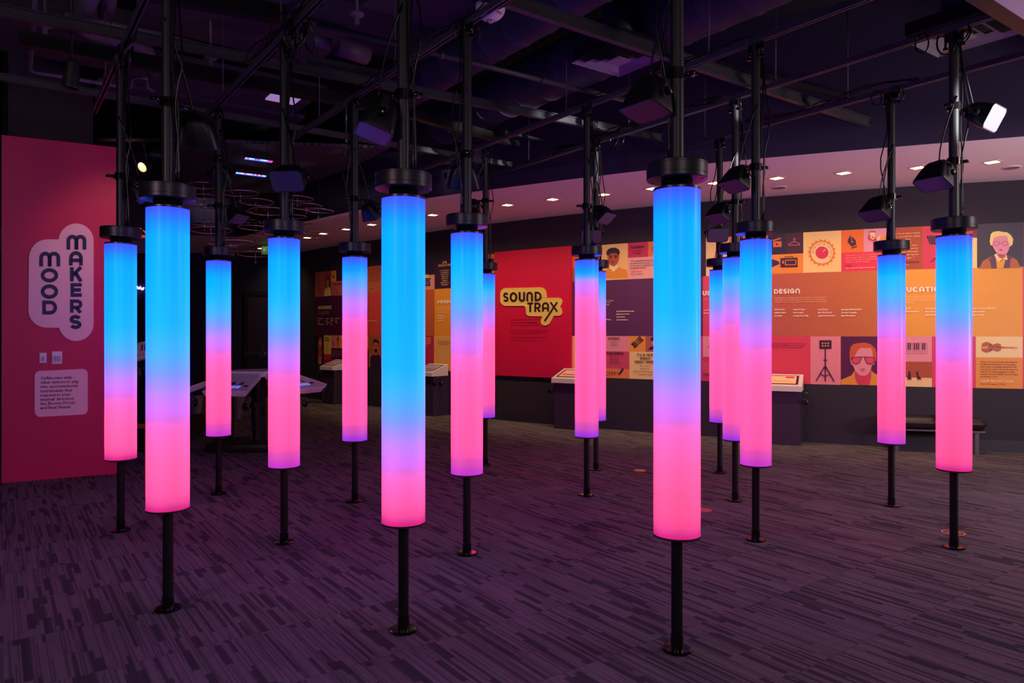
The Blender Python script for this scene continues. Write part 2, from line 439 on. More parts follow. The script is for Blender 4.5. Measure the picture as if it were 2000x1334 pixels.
# sign MOOD MAKERS, measured in photo points on the wall plane
sg = thing('sign', 'blush cut-out sign with stacked navy capitals MOOD MAKERS on the red wall', 'sign', LP(120, 666))
mb = MB()
lm = lambda x, y, d: LP(x, y, d)
out = arc(149, 471, 34, 34, 180, 360, 18)  # top arch (y grows downwards)
poly = [(57, 640-60)]
poly = arc(92, 506, 35, 38, 180, 270, 10)+[(115, 468)]+arc(149, 471, 34, 34, 180, 360, 20)+[(183, 632)]+arc(149, 632, 34, 34, 0, 165, 18)+[(114, 640)]+arc(92, 606, 36, 34, 90, 180, 10)
slab(mb, poly, lm, .001, .02, M_signp); mb.build('sign_board', M_signp, sg)
mb = MB()
def boxed(ch, x0, x1, y0, y1, t=.26):
    h = y1-y0; wd = (x1-x0)/h
    for g in glyph(ch, wd, t):
        vs, fs = stroke2d(g, t)
        mb.add([LP(x0+v.x*h, y1-v.y*h, .024) for v in vs], fs, M_navy)
for ch, x0, x1, y0, y1 in (('m', 77, 118, 492, 521), ('O', 80, 114, 524, 552), ('O', 80, 114, 555.5, 584), ('D', 83, 112, 587, 614.6),
                          ('m', 130, 169, 459, 488), ('A', 135, 162, 491, 519), ('K', 137, 162.5, 522, 550), ('E', 138, 160, 553, 580), ('R', 137, 161, 585, 611), ('S', 136, 159.5, 615, 643)):
    boxed(ch, x0, x1, y0, y1)
mb.build('lettering', M_navy, sg)
cdm = thing('information_card', 'blush rounded text card below the two wall switches', 'sign', LP(120, 812))
mb = MB(); pts = []
import itertools
for cx_, cy_, a_ in ((161, 731, -90), (161, 799, 0), (78.5, 803.5, 90), (78.5, 735, 180)): pts += arc(cx_, cy_, 10.5, 10.5, a_, a_+90, 6)
slab(mb, pts, lm, .001, .012, M_signp); mb.build('card_board', M_signp, cdm)
mb = MB()
TL = ["Collaborate with", "other visitors to play", "two unconventional", "instruments that", "respond to your", "musical direction:", "the Electric Forest", "and Beat Nexus."]
WL = [61, 75, 72.5, 62, 58, 66.5, 68, 60]
for s_, yb, wl_ in zip(TL, (741, 749.4, 757.8, 766.2, 774.5, 782.8, 791, 799.2), WL):
    u0 = LPu(79); u1 = LPu(79+wl_); z0 = LP(79, yb).z
    text_mesh(mb, s_, u0, z0, .030, M_plum, lambda x, y, d: LPW(x, y, d), .016, width=u1-u0, bold=.012)
mb.build('lettering', M_plum, cdm)
M_sw = mat('switch_plastic', (235, 220, 235), .35)
for (x0, x1, y0, y1), lb, n_ in (((77.3, 91.3, 689, 709), 'small square wall switch plate on the red wall, nearer the panel edge', 1), ((101.5, 121.5, 686.3, 711), 'larger wall switch plate with two rockers, beside the smaller plate', 2)):
    t_ = thing('wall_switch', lb, 'switch', LP((x0+x1)/2, y1))
    mb = MB(); c = LP((x0+x1)/2, (y0+y1)/2, .008); ww = LPu(x1)-LPu(x0); hh = LP(x0, y0).z-LP(x0, y1).z
    mb.box(c, (ww, .014, hh), None, RL, .003); mb.build('cover_plate', M_sw, t_)
    for k in range(n_):
        mb = MB(); mb.box(c+rt*((k-(n_-1)/2)*ww*.42)+rn*.009+Vector((0, 0, -.01)), (ww*.34, .008, hh*.45), None, RL); mb.build('rocker', mat('switch_rocker', (180, 165, 200), .4), t_)

# ------------------------------------------------------------------ the mural
def ink(rgb): return mat('ink_%02x%02x%02x' % rgb, rgb, .55)
def grad_ink(name, c0, c1, xa, xb):
    m = bpy.data.materials.new(name); m.use_nodes = True; nt = m.node_tree; b = nt.nodes['Principled BSDF']; b.inputs['Roughness'].default_value = .55
    g = nt.nodes.new('ShaderNodeNewGeometry'); s = nt.nodes.new('ShaderNodeSeparateXYZ'); mr = nt.nodes.new('ShaderNodeMapRange')
    mr.inputs[1].default_value = xa; mr.inputs[2].default_value = xb
    mx = nt.nodes.new('ShaderNodeMix'); mx.data_type = 'RGBA'; mx.inputs[6].default_value = lin(c0)+(1,); mx.inputs[7].default_value = lin(c1)+(1,)
    nt.links.new(g.outputs['Position'], s.inputs[0]); nt.links.new(s.outputs[0], mr.inputs[0]); nt.links.new(mr.outputs[0], mx.inputs[0])
    nt.links.new(mx.outputs[2], b.inputs['Base Color']); return m
CREAM = (250, 216, 140); ORANGE = (240, 140, 50); GOLD = (238, 168, 66); PINK = (236, 140, 150); ROSE = (216, 62, 100); PLUM = (70, 14, 60)
NAVY = (34, 26, 66); TERRA = (214, 104, 74); BROWN = (170, 84, 44); AUB = (96, 44, 92); SKIN = (236, 150, 168); MAG = (196, 40, 100); CHAR = (66, 58, 72)
mural = thing('mural', 'long curved wall mural of coloured squares, portraits and music job lists', 'mural', W(1300, ZB, .01))
wu = lambda x, y, d: WU(x, y, d)
MZ = .612+.0   # split of the upper band
def tile(x0, x1, z0, z1, c, d=.004):
    m = c if not isinstance(c, tuple) else ink(c)
    return ribbon_wall('panel', x0, x1, z0, z1, m, d, 12, mural)
class Art:
    def __init__(s): s.mb = MB(); s.k = 0
    def lay(s): s.k += 1; return .007+.0012*min(s.k, 9)
    def poly(s, pts, c):
        d = s.lay(); from mathutils.geometry import tessellate_polygon
        tr = tessellate_polygon([[Vector((x, y, 0)) for x, y in pts]])
        s.mb.add([WP(x, y, d) for x, y in pts], [tuple(t) for t in tr], ink(c)); return s
    def ell(s, cx, cy, rx, ry, c, a0=0, a1=360): return s.poly(arc(cx, cy, rx, ry, a0, a1, 20)[:-1] if a1-a0 == 360 else arc(cx, cy, rx, ry, a0, a1, 14), c)
    def rect(s, x0, y0, x1, y1, c): return s.poly([(x0, y0), (x1, y0), (x1, y1), (x0, y1)], c)
    def line(s, pts, w, c, closed=False):
        d = s.lay(); vs, fs = stroke2d(list(pts)+(['c'] if closed else []), w); s.mb.add([WP(v.x, v.y, d) for v in vs], fs, ink(c)); return s
    def build(s, parent, name='illustration', label=None): return s.mb.build(name, None, parent, label)
def wtext(parent, s, px, py, cap, wpx, c, bold=0.0, align='LEFT', lines=None, pitch=None):
    """text lines on the mural: px, py of the first baseline, cap height and widths in photo points"""
    mb = MB(); L_ = s.split('\n'); ws = wpx if isinstance(wpx, (list, tuple)) else [wpx*len(l)/max(len(q) for q in L_) for l in L_]
    sc = wxy(px).y/F
    for i, l in enumerate(L_):
        x0 = px if align == 'LEFT' else px-ws[i]/2
        u0 = px2u(x0); u1 = px2u(x0+ws[i]); z = wz(px, py)-i*(pitch or cap*1.7)*sc
        text_mesh(mb, l, u0, z, cap*sc, ink(c), wu, .0165, width=u1-u0, bold=bold)
    return mb.build('lettering', None, parent)
def wword(parent, s, x0, x1, py, cap, c, t=.2, gap=.13, tail=None):
    mb = MB(); sc = wxy(x0).y/F; u0, u1 = px2u(x0), px2u(x1)
    tmp = MB(); e = word(tmp, s, 0, 0, 1, None, lambda x, y, d: Vector((x, y, 0)), t=t, gap=gap)
    k = (u1-u0)/(e-gap)
    h = cap*sc
    word(mb, s, 0, 0, 1, ink(c), lambda x, y, d: WU(u0+x*k, wz(x0, py)+y*h, .0165), t=t, gap=gap)
    return mb.build('lettering', None, parent)

# upper band
t = tile(615.6, 634, ZU, ZT, TERRA); wtext(t, "\u201cYou have to love\nthe stage and the\nlights, every\nnight again.\u201d" if False else "HIP HOP\nRap\nSinger", 626, 565, 2.2, 8, PLUM, align='C', pitch=4.5)
t = tile(634, 647, ZU, ZT, (190, 60, 74))
a = Art(); a.poly([(636.5, 578), (637, 556), (638.5, 546), (640.5, 540), (643, 541), (645, 550), (645.5, 578)], NAVY).poly([(638.3, 549), (640.5, 545), (643, 547), (643.7, 555), (641, 562), (638.6, 557)], (210, 120, 66)).poly([(634, 578.5), (634.6, 569), (638.5, 560), (641, 566), (643.5, 559), (646.5, 567), (647, 577.5)], CREAM).poly([(639.5, 558), (642.5, 558), (641, 574)], (224, 132, 52)); a.build(t)
t = tile(647, 657, 2.66, ZT, GOLD)
a = Art(); st = []
for i in range(10):
    r = 3.2 if i % 2 == 0 else 1.3; st.append((652+r*.8*math.sin(PI*i/5), 540.5-1.4*r*math.cos(PI*i/5)))
a.poly(st, NAVY).build(t)
tile(657, 716.5, 2.66, ZT, (60, 16, 70))
t = tile(647, 716.5, ZU, 2.66, (206, 96, 100)); wtext(t, "LIGHTING", 652, 557, 3, 17, PLUM, .02); wtext(t, "Tech\nRigger\nDesigner", 658, 566, 2, 6, PLUM, pitch=4)
t = tile(716.5, 748, ZU, ZT, TERRA)
wtext(t, "\"Never get discouraged\nby a no, because the\nnext door that opens\nwill be the right one\nfor you. Be patient\nand keep learning.\"", 723, 528, 2.4, 22, PLUM, pitch=4.4); wtext(t, "Singer", 723.5, 565, 2.2, 7, NAVY)
tile(748, 831, ZU, ZT, (60, 16, 70))
tile(818, 849, 2.62, ZT, (40, 24, 70))
t = tile(818, 849, ZU, 2.62, (236, 156, 138))
a = Art(); a.rect(825, 543.5, 842, 546, NAVY).poly([(825, 547.5), (840, 547.2), (841, 558.5), (824, 559)], NAVY).rect(827, 550, 839, 551, PINK).rect(827, 552.5, 839, 553.5, PINK).rect(827, 555, 839, 556, PINK).poly([(828, 537), (838, 536), (839, 543), (827, 543.5)], CREAM).build(t)
t = tile(849, 948, ZU, ZT, (66, 14, 62))
wword(t, "LIVE", 865.5, 873.5, 515, 4.4, CREAM); wword(t, "PRODUCTION", 857.5, 883, 521.5, 4.4, CREAM, t=.17)
wtext(t, "Live Sound Systems Engineer\nLive Sound Mix Engineer\nGuitar Tech & Producer\nMedia Tour\nSound Technician\nStage Manager\nBackline Repair Tech\nLighting Engineer", 870, 529, 2.3, [19, 16, 16, 12, 13, 10, 16, 13], CREAM, .01, 'C', pitch=4)
t = tile(948, 969, 2.60, ZT, (236, 116, 44))
a = Art(); a.poly(rrect(953, 505, 965, 523, 1.5, 3), NAVY)
for r in range(7):
    for c_ in range(5):
        if r >= (5, 3, 4, 3, 2)[c_]: a.rect(954.3+c_*2.1, 506.6+r*2.3, 955.6+c_*2.1, 507.9+r*2.3, ORANGE)
a.build(t)
t = tile(948, 969, ZU, 2.60, PINK); wtext(t, "Artist & Repertoire\nCoordinator\nDigital Streaming and\nDistribution", 958, 535.5, 2, 17, PLUM, align='C', pitch=3.4)
t = tile(1118, 1173, 2.56, ZT, (240, 100, 36))
a = Art(); a.line([(1127, 497), (1127, 485), (1146, 483.6), (1146, 496)], 1.2, PLUM, True).poly([(1132, 497), (1132, 489), (1143, 488), (1143, 496)], MAG).line([(1152, 495), (1152, 483), (1166, 482), (1166, 494)], 1.2, PLUM, True).rect(1156, 486, 1163, 492, MAG).build(t)
tile(1118, 1173, ZU, 2.56, (176, 96, 60))
t = tile(1173, 1226.5, ZU, ZT, (250, 196, 130))
a = Art()
a.poly([(1173, 544.8), (1173, 536), (1188, 524), (1205, 521), (1224, 527), (1226, 534), (1226.3, 543.2)], (240, 150, 58))
a.poly([(1189, 522), (1192, 518), (1207, 518), (1207, 524), (1198.5, 531)], (255, 222, 160))
a.poly([(1187, 500), (1187.5, 508), (1192, 517), (1197, 520), (1201, 520), (1206, 515), (1209.5, 507), (1210, 499), (1205, 492), (1191, 493)], (190, 84, 66))
a.poly([(1185.5, 498), (1185, 493), (1188, 487), (1195, 484), (1203, 484), (1209, 487), (1211.5, 493), (1209.5, 499), (1204, 494.5), (1194, 494.5), (1188, 499.5)], (44, 26, 58))
a.ell(1193.5, 502.5, 2.6, 1.6, NAVY).ell(1203.5, 502, 2.6, 1.6, NAVY)
a.line(arc(1193.5, 502.5, 3.8, 2.6, 0, 360, 16)[:-1], .5, (240, 110, 50), True).line(arc(1203.5, 502, 3.8, 2.6, 0, 360, 16)[:-1], .5, (240, 110, 50), True)
a.line([(1195, 512.3), (1198, 511.4), (1201, 512.3)], .9, PLUM).line([(1190, 499.2), (1196, 498.6)], .8, PLUM).line([(1200.5, 498.4), (1207, 498.2)], .8, PLUM)
a.build(t)
t = tile(1226.5, 1266, 2.675, ZT, (206, 44, 90)); wword(t, "TOURING", 1232, 1258.5, 486, 4.8, (40, 14, 70), t=.2)
wtext(t, "Graphic Label Manager\nTour Manager", 1245, 491.5, 2.2, [22, 14], PLUM, .01, 'C', pitch=4.6)
t = tile(1266, 1316, 2.675, ZT, (244, 120, 60))
a = Art(); a.line(arc(1281, 487, 7, 7, 0, 360, 24)[:-1], 1.4, (150, 40, 90), True).ell(1281, 487, 4, 4, (190, 70, 100)).build(t)
t = tile(1226.5, 1316, ZU, 2.675, (246, 170, 166))
wtext(t, "\"The parallels between being\nan artist and running a business\nin the music industry are\nfreakishly similar.\"", 1232, 511.5, 2.9, [52, 56, 45, 33], (80, 20, 90), .008, pitch=4.65)
wtext(t, "TOBE NWIGWE", 1232.5, 532, 2.5, 23, (250, 80, 80), .015); wtext(t, "Entrepreneur, Musician", 1232.5, 536.8, 2, 25, PLUM, .01)
tile(1316, 1379, ZU, ZT, (50, 16, 56))
t = tile(1379, 1424, ZU, ZT, (250, 206, 150))
a = Art(); a.poly([(1393, 538), (1393.5, 509), (1395, 500), (1397, 492), (1399, 486), (1401, 492), (1403, 500), (1404, 509), (1404, 538)], PINK).rect(1393.3, 509, 1404, 538, ROSE).build(t)
t = tile(1424, 1500, ZU, ZT, (228, 110, 96)); a = Art(); a.line([(1430, 474), (1446, 472.5), (1446, 540), (1430, 541)], 1, (250, 170, 140), True).build(t)
t = tile(1500, 1534.5, 2.615, ZT, (40, 24, 66))
a = Art(); a.poly([(1510, 472), (1526.6, 471), (1526.6, 482.3), (1510, 482.8)], (240, 110, 60)).poly([(1509, 469), (1525, 464), (1526, 466.5), (1510, 471.5)], (240, 110, 60)).poly([(1516, 474.5), (1520.5, 477), (1516, 480)], NAVY).build(t)
t = tile(1534.5, 1569, 2.615, ZT, (74, 10, 56))
a = Art(); a.line([(1551.3, 471.5), (1540.5, 477), (1541, 479), (1562, 478.5), (1562, 476.5)], .9, PINK, True).line([(1551.3, 471.5), (1551.3, 469.5)]+[(1551.3+1.9*math.sin(x), 467.5-1.9*math.cos(x)) for x in (2.2, 1.2, .2, -.8, -1.6)], .9, PINK).build(t)
t = tile(1500, 1569, ZU, 2.615, (246, 146, 54))
a = Art(); a.poly([(1524.5, 504.3), (1558, 503.3), (1558, 522), (1524.5, 522.7)], PLUM).poly([(1500, 503), (1521.5, 511), (1521.5, 516), (1500, 525)], (70, 20, 90)).rect(1521.5, 512, 1524.5, 515, ROSE)
a.line([(1534, 508.5), (1554.5, 508), (1554.5, 517), (1534, 517.6)], 1.3, (246, 146, 54), True).ell(1529.6, 513, 1.8, 1.8, (246, 146, 54)).ell(1529.6, 509.6, 1.2, 1, (246, 146, 54)).line([(1533, 503.5), (1533.5, 501.5), (1549, 501), (1549.8, 503.3)], 1, PLUM).build(t)
t = tile(1569, 1643, ZU, ZT, (252, 206, 136))
a = Art(); cx, cy = 1605.5, 493.7; g_ = []
for i in range(18*6):
    th = 2*PI*i/(18*6); r = 27.3 if (i % 6) in (0, 1, 2) else 24.6; g_.append((cx+r*math.cos(th), cy+r*.96*math.sin(th)))
a.poly(g_, (236, 134, 56)).ell(cx, cy, 21.5, 21, (252, 210, 150)).ell(cx, cy, 12.8, 12.2, (222, 44, 88)).line([(cx+2, cy-2), (cx+6.6, cy-6.6)], 1.4, CREAM)
for i in range(31):
    th = math.radians(195+i*150/30*1.4-15); big = i % 5 == 0; r0 = 15.2 if big else 16.6
    a.k = 4; a.line([(cx+r0*math.cos(th), cy+r0*math.sin(th)), (cx+19*math.cos(th), cy+19*math.sin(th))], 1.1 if big else .45, ROSE if big else PLUM)
a.build(t)
t = tile(1643, 1687, 2.60, ZT, (244, 112, 44))
a = Art(); a.poly([(1660.5, 459), (1671.5, 470), (1672, 478), (1664, 482), (1657, 475), (1655.5, 471)], PLUM).line([(1661, 459.5), (1664, 471)], .7, (240, 130, 60)).ell(1664.6, 472.4, 1.6, 1.6, (240, 130, 60)).poly([(1662.5, 484), (1673.5, 480.5), (1674.3, 482.2), (1663.5, 486)], PLUM).build(t)
t = tile(1687, 1737, 2.60, ZT, (236, 150, 170))
a = Art(); a.poly([(1714, 489.4), (1715, 476), (1720, 464), (1733, 457), (1736.6, 489)], (240, 146, 60)).poly([(1709, 474), (1716, 461), (1720, 461), (1714.5, 477)], (252, 206, 150)).poly([(1697, 458), (1709, 461), (1713, 470), (1709, 473), (1695, 468)], ROSE).poly([(1697, 452), (1710, 451.5), (1710, 454), (1697, 454)], BROWN).poly([(1699.5, 454), (1708.5, 454), (1708.8, 464), (1704, 468.5), (1699.8, 465)], (252, 206, 150)).ell(1704, 463.5, 1.8, 1.8, ROSE).build(t)
t = tile(1643, 1737, ZU, 2.60, (236, 48, 88))
wtext(t, "\"Creativity is one of those things that when you\nthink you got it figured out, everything\nchanges. It's like when you think you have the\nanswer, the question changes.\"", 1651, 500.5, 2.6, [76, 62, 68, 48], (250, 170, 120), .008, pitch=4.2)
wtext(t, "H.E.R.", 1651, 520.6, 2.8, 13, PLUM, .02); wtext(t, "Singer-songwriter, Multi-instrumentalist", 1651, 525, 2.4, 57, (252, 200, 150), .01)
t = tile(1737, 1801.5, ZU, ZT, (178, 76, 48))
wtext(t, "\"The most important\npiece of advice that\nI would offer\nanyone who's\nlooking to get into\nthe music industry\nis that all things\nmusic go deeper\nif you let go.\"", 1737, 458.8, 3.1, [59, 59, 41, 42, 55, 56, 55, 57, 48], (250, 196, 140), .01, pitch=5.9)
wtext(t, "STEVENSON", 1761, 514, 3, 33.5, (90, 20, 60), .02); wtext(t, "Musician", 1758, 518.6, 2.2, 17, (250, 190, 130), .01)
t = tile(1801.5, 1899, ZU, ZT, (218, 54, 86))
a = Art(); a.poly([(1809, 461), (1836, 460), (1842, 478), (1816, 477.5)], NAVY)
for r in range(4):
    for c_ in range(5): a.k = 1; a.ell(1813.5+c_*5+r*1.6, 463.4+r*4, .9, .9, (218, 54, 86))
a.line([(1828.7, 477), (1828.7, 504)], 1.3, NAVY).line([(1829, 504), (1817, 512.5)], 1.2, NAVY).line([(1829, 504), (1839, 511)], 1.2, NAVY).line([(1829, 504), (1821, 504.5)], 1, NAVY).line([(1828.7, 486), (1828.7, 492)], 2.2, NAVY).build(t)
tile(1899, 1908, ZU, 2.73, CREAM); tile(1899, 1908, 2.73, ZT, (130, 40, 80))
t = tile(1908, 1999.5, ZU, ZT, CHAR)
a = Art()
a.poly([(1911.5, 525), (1919, 510), (1934, 501.5), (1945, 498), (1962, 498), (1978, 503), (1986, 508), (1993, 523.5)], (190, 104, 60))
a.poly([(1936, 524.5), (1934, 511), (1930, 507), (1940, 498), (1947, 508), (1946.5, 524.3)], (104, 62, 96)).poly([(1959.5, 524), (1963, 511), (1968, 498.5), (1978, 504), (1973, 507), (1971, 523.7)], (104, 62, 96))
a.poly([(1944, 501), (1953, 512), (1965, 500), (1962, 512), (1959, 524), (1946.5, 524.3)], GOLD).poly([(1941, 498), (1945, 495), (1956, 505), (1964, 495), (1967.5, 508), (1957, 505.5), (1950.5, 512), (1946, 507)], (252, 224, 150))
a.poly([(1945, 495), (1953, 500), (1963, 495), (1963, 502), (1957.5, 505.5), (1951, 503.5)], (210, 80, 110))
a.poly([(1934, 480), (1932, 472), (1934, 458), (1939, 453), (1950, 451.5), (1955, 453), (1966, 454), (1973, 459), (1978, 467), (1976.5, 478), (1971, 482.5), (1966, 478), (1940, 478)], (250, 220, 140))
a.poly([(1937, 474), (1941, 464), (1952, 461), (1966, 461), (1968, 470), (1971, 476), (1970, 486), (1966, 495), (1958, 497.5), (1948, 497), (1942, 490), (1938, 482)], SKIN)
for ex in (1945.5, 1961.5): a.line(arc(ex, 476, 5.2, 4, 0, 360, 18)[:-1], .9, MAG, True)
a.line([(1950.8, 475), (1956.2, 475)], .8, MAG).poly([(1949, 488.4), (1953.5, 486.8), (1958.5, 488.4), (1953.5, 490)], MAG).build(t)
tile(1999.5, 2150, ZU, ZT, (226, 80, 100))

# middle band
t = tile(615.6, 690, ZL, ZU, (84, 10, 70))
wword(t, "PERFORMANCE", 622.5, 648.5, 604.5, 6.4, CREAM, t=.24, gap=.1)
wtext(t, "Performers are the face and voice of\nmusic, bringing songs to audiences in\nconcert halls, clubs and on screen", 623, 609.5, 1.8, 22, (236, 170, 120), pitch=2.6)
for x, s_, wd in ((622, "Singer-Songwriter\nBackup\nRapper\nMusician/Bandleader", 12.5), (637.5, "Band Leader\nDancer\nChoreographer\nComposer", 7), (646.8, "Musician\nArranger\nDJ\nAgent", 5.5), (656, "Backing Musician\nDancer\nFilm Star", 9.5)):
    wtext(t, s_, x, 623, 2.2, wd, CREAM, .02, pitch=3.8)
gm = grad_ink('ink_gradient_red_brown', (236, 60, 78), (206, 96, 56), W(690, 0).x, W(849, 0).x)
t = tile(690, 849, ZL, ZU, gm); wtext(t, "Magnet Director & Music Consultant", 700, 628.5, 2.2, 37, CREAM, .01)
t = tile(849, 969, ZL, ZU, (246, 156, 56))
wword(t, "PRODUCTION", 856, 911, 593.5, 6.8, (255, 236, 205), t=.27, gap=.12)
wtext(t, "Production professionals and engineers\nmanage the tools behind the sound and sight\nof concerts, recordings, film and\nstreaming, making art come together.", 856, 602.5, 2, 60, (255, 226, 190), .005, pitch=2.9)
wtext(t, "Music Producer\nMusical Director\nAudio Producer", 856, 618, 2.6, [10, 12.5, 12], (255, 236, 205), .03, pitch=4.4)
wtext(t, "Recording Engineer\nMix Engineer\nMixer", 880, 618, 2.6, [16, 12, 8], (255, 236, 205), .03, pitch=4.4)
t = tile(1118, 1373, ZL, ZU, AUB)
wtext(t, "From managers to publicists, entrepreneurs are evolving\nthe industry and helping music creators write their\nown business stories with technology", 1127, 590, 2.5, [71, 67, 64], (250, 200, 170), .01, pitch=3.6)
wtext(t, "Arts & Entertainment Accountant\nDigital Content Producer\nFestival Director\nCreative Entrepreneur", 1204.5, 609.3, 2.6, [35, 26, 17.5, 23], (255, 226, 190), .025, pitch=5.5)
wtext(t, "Publicist (Artist Group)", 1160, 625.5, 2.6, 34, (255, 226, 190), .025)
sm = MB(); sm.add([W(1223, ZL, .0065), W(1223.5, ZL, .0065), W(1223.5, ZU, .0065), W(1223, ZU, .0065)], [(0, 1, 2, 3)], ink((70, 28, 66))); sm.build('seam', None, t)
gm2 = grad_ink('ink_gradient_rose', (232, 70, 104), (222, 82, 84), W(1373, 0).x, W(1500, 0).x)
t = tile(1373, 1500, ZL, ZU, gm2); wword(t, "UEN", 1372.5, 1398, 577.5, 9, (255, 226, 210), t=.26)
wtext(t, "audience to", 1374, 585.5, 2.2, 15, (255, 180, 180)); wtext(t, "Sound Healer\nMagnet Fundraiser", 1374.5, 607, 2.6, [14, 17], (255, 226, 210), .02, pitch=5.6)
gm3 = grad_ink('ink_gradient_terracotta', (196, 92, 76), (204, 112, 50), W(1500, 0).x, W(1728, 0).x)
t = tile(1500, 1728, ZL, ZU, gm3)
wword(t, "DESIGN", 1512, 1562.5, 574.3, 9.6, (255, 232, 205), t=.25, gap=.12)
wtext(t, "The importance of engaging design extends from live shows and music\nvideos' lights, cameras, costumes, props, and AV to recording studios\nand digital content, creating a demand for aesthetically-oriented people.", 1512.3, 583.5, 2.7, [101, 100, 102], (255, 190, 140), .006, pitch=4)
for x, s_, wd in ((1512.5, "Artistic Director\nLighting Designer\nSet Designer", [21, 23, 16.5]), (1549, "Costume Designer\nStudio Designer\nLive Experience Design", [24, 21, 30]), (1597.5, "Audio Director\nMusic Video Director\nDigital Content Producer", [20, 28, 33.5]), (1643, "Interactive Media Specialist\nAcoustical Consultant\nMusic Merchandiser", [39, 30.5, 28])):
    wtext(t, s_, x, 606, 3.1, wd, (255, 232, 205), .03, pitch=6)
t = tile(1728, 1997, ZL, ZU, (244, 162, 62))
wword(t, "EDUCATION", 1748.5, 1847, 571.2, 9.8, (255, 240, 215), t=.25, gap=.14)
wtext(t, "Music educators are vital to inspire and teach students, inform and\nguide audiences, and develop scenes into cultural lifestyles;\nprofessors pass down creative traditions to learn of\ncommunities", 1748.5, 580.5, 2.4, [116, 112, 108, 36], (255, 220, 160), .006, pitch=3.9)
for x, s_, wd in ((1748.5, "Teacher K-12\nEducation Administrator\nProfessor", [30, 46, 10]), (1806.5, "Private Music Instructor\nMusic Museum Director\nMusic Museum Curator", [34, 36, 36]), (1880, "Early Childhood Arts Educator\nMusic Librarian\nTeaching Artist", [65, 42.5, 42])):
    wtext(t, s_, x, 603.8, 2.9, wd, (255, 236, 200), .03, pitch=6.2)
tile(1997, 2150, ZL, ZU, (226, 80, 100))

# lower band
t = tile(615.6, 633, ZB, ZL, (40, 14, 46))
a = Art(); a.poly([(622, 700), (622, 668), (624, 660), (627, 658), (629.5, 662), (629.7, 700)], (200, 70, 70)).ell(626, 670, 2.6, 5.5, (236, 140, 120)).poly([(622, 711), (623, 697), (628.5, 697), (629.5, 711)], (220, 140, 100)).ell(625, 676, .5, .8, NAVY).ell(627.6, 676, .5, .8, NAVY).build(t)
t = tile(633, 647, ZL-.42, ZL, (246, 210, 90)); wtext(t, "SESSION\nMUSICIANS", 640, 661, 3, 9, (60, 20, 60), .03, 'C', pitch=4.6); wtext(t, "Guitarist\nDrummer\nBassist\nKeyboardist\nSoloist", 640, 672.5, 1.8, 6, PLUM, 0, 'C', pitch=3.6)
t = tile(633, 647, ZB, ZL-.42, (214, 40, 60)); a = Art()
for x_ in (636, 639, 643): a.ell(x_, 704, .9, 1.5, PLUM)
a.build(t)
t = tile(647, 656.5, ZL-.28, ZL, PINK); a = Art(); a.line([(652, 655), (651, 666)], 1, (240, 90, 60)).ell(651, 669, 2.4, 3, (236, 60, 60)).ell(652.5, 674, 1.6, 3, (236, 60, 60)).build(t)
t = tile(656.5, 666, ZL-.28, ZL, ORANGE); a = Art(); a.ell(660.7, 663, 2.2, 5.5, ROSE).ell(660.7, 661, .9, 3, PLUM).line([(660.7, 668), (660.7, 676)], .8, PLUM).build(t)
t = tile(666, 717, ZL-.28, ZL, (250, 210, 110)); a = Art(); a.line([(667.5, 660), (667.5, 673), (670, 668)], .6, PLUM).build(t)
t = tile(647, 717, ZB, ZL-.28, (84, 16, 66)); wtext(t, "Performing live is an art and\nan act of courage; it takes\nhours of rehearsal and love\nof the stage.", 649.5, 686.5, 1.9, 26, (236, 150, 130), pitch=3.2); wtext(t, "Actress, Singer", 649.5, 702.5, 2, 15, (240, 70, 60), .01)
tile(717, 720, ZL-.28, ZL, ORANGE); tile(717, 720, ZB, ZL-.28, PLUM)
t = tile(720, 748, ZB, ZL, (190, 88, 58))
a = Art(); a.poly([(724, 716.5), (724, 698), (729, 693), (734.5, 691), (741, 693), (744.5, 699), (744.5, 717)], (52, 26, 70)).poly([(730, 668), (740, 668), (740, 685), (737, 694), (733, 694), (730, 685)], (206, 110, 76)).poly([(729.6, 676), (729.6, 667), (732, 661), (734, 663), (739, 664), (740.6, 669), (740.4, 678), (739, 670), (732, 668)], (40, 26, 80)).poly([(732.4, 681), (737.5, 681), (737.5, 687), (735, 690), (732.4, 687)], (40, 22, 70)).line([(731.5, 675), (739, 675)], .6, PLUM).build(t)
tile(748, 831, ZB, ZL, (206, 40, 92))
t = tile(831, 848, ZB, ZL, (206, 40, 92)); a = Art(); a.poly([(831, 659), (842, 659), (842, 672), (836, 672), (833, 678), (832, 672), (831, 672)], (240, 110, 90)).build(t); wtext(t, "Making it\nmeans\nsharing it.", 832.5, 663.5, 1.8, 8, PLUM, pitch=3)
t = tile(848, 884, ZB, ZL, (244, 178, 96)); wtext(t, "Tap the screen to learn about the\nmany career pathways in this field\nand the people who do them.", 868, 667, 2.1, [24, 25, 19], PLUM, .008, 'C', pitch=3.2)
tile(884, 948, ZB, ZL, (206, 60, 80))
t = tile(948, 969, ZL-.30, ZL, (52, 16, 66))
a = Art(); a.poly([(948, 655.5), (956, 656), (956, 660), (961, 662), (955, 665), (948, 664)], CREAM).poly([(952, 665), (956, 665), (951.5, 681), (950, 680)], (240, 120, 60)).poly([(948, 680), (953, 681), (968, 694.5), (948, 694.5)], (240, 120, 50)).poly([(950, 681), (953.5, 682), (951, 693), (948, 693)], CREAM).build(t)
t = tile(948, 969, ZB, ZL-.30, (62, 10, 56)); wtext(t, "Do your craft\nevery day\nand celebrate the\nothers around.", 948, 700.5, 2, [12, 11, 13.5, 14], PINK, pitch=3.3)
t = tile(1118, 1184, ZB, ZL, (250, 204, 110))
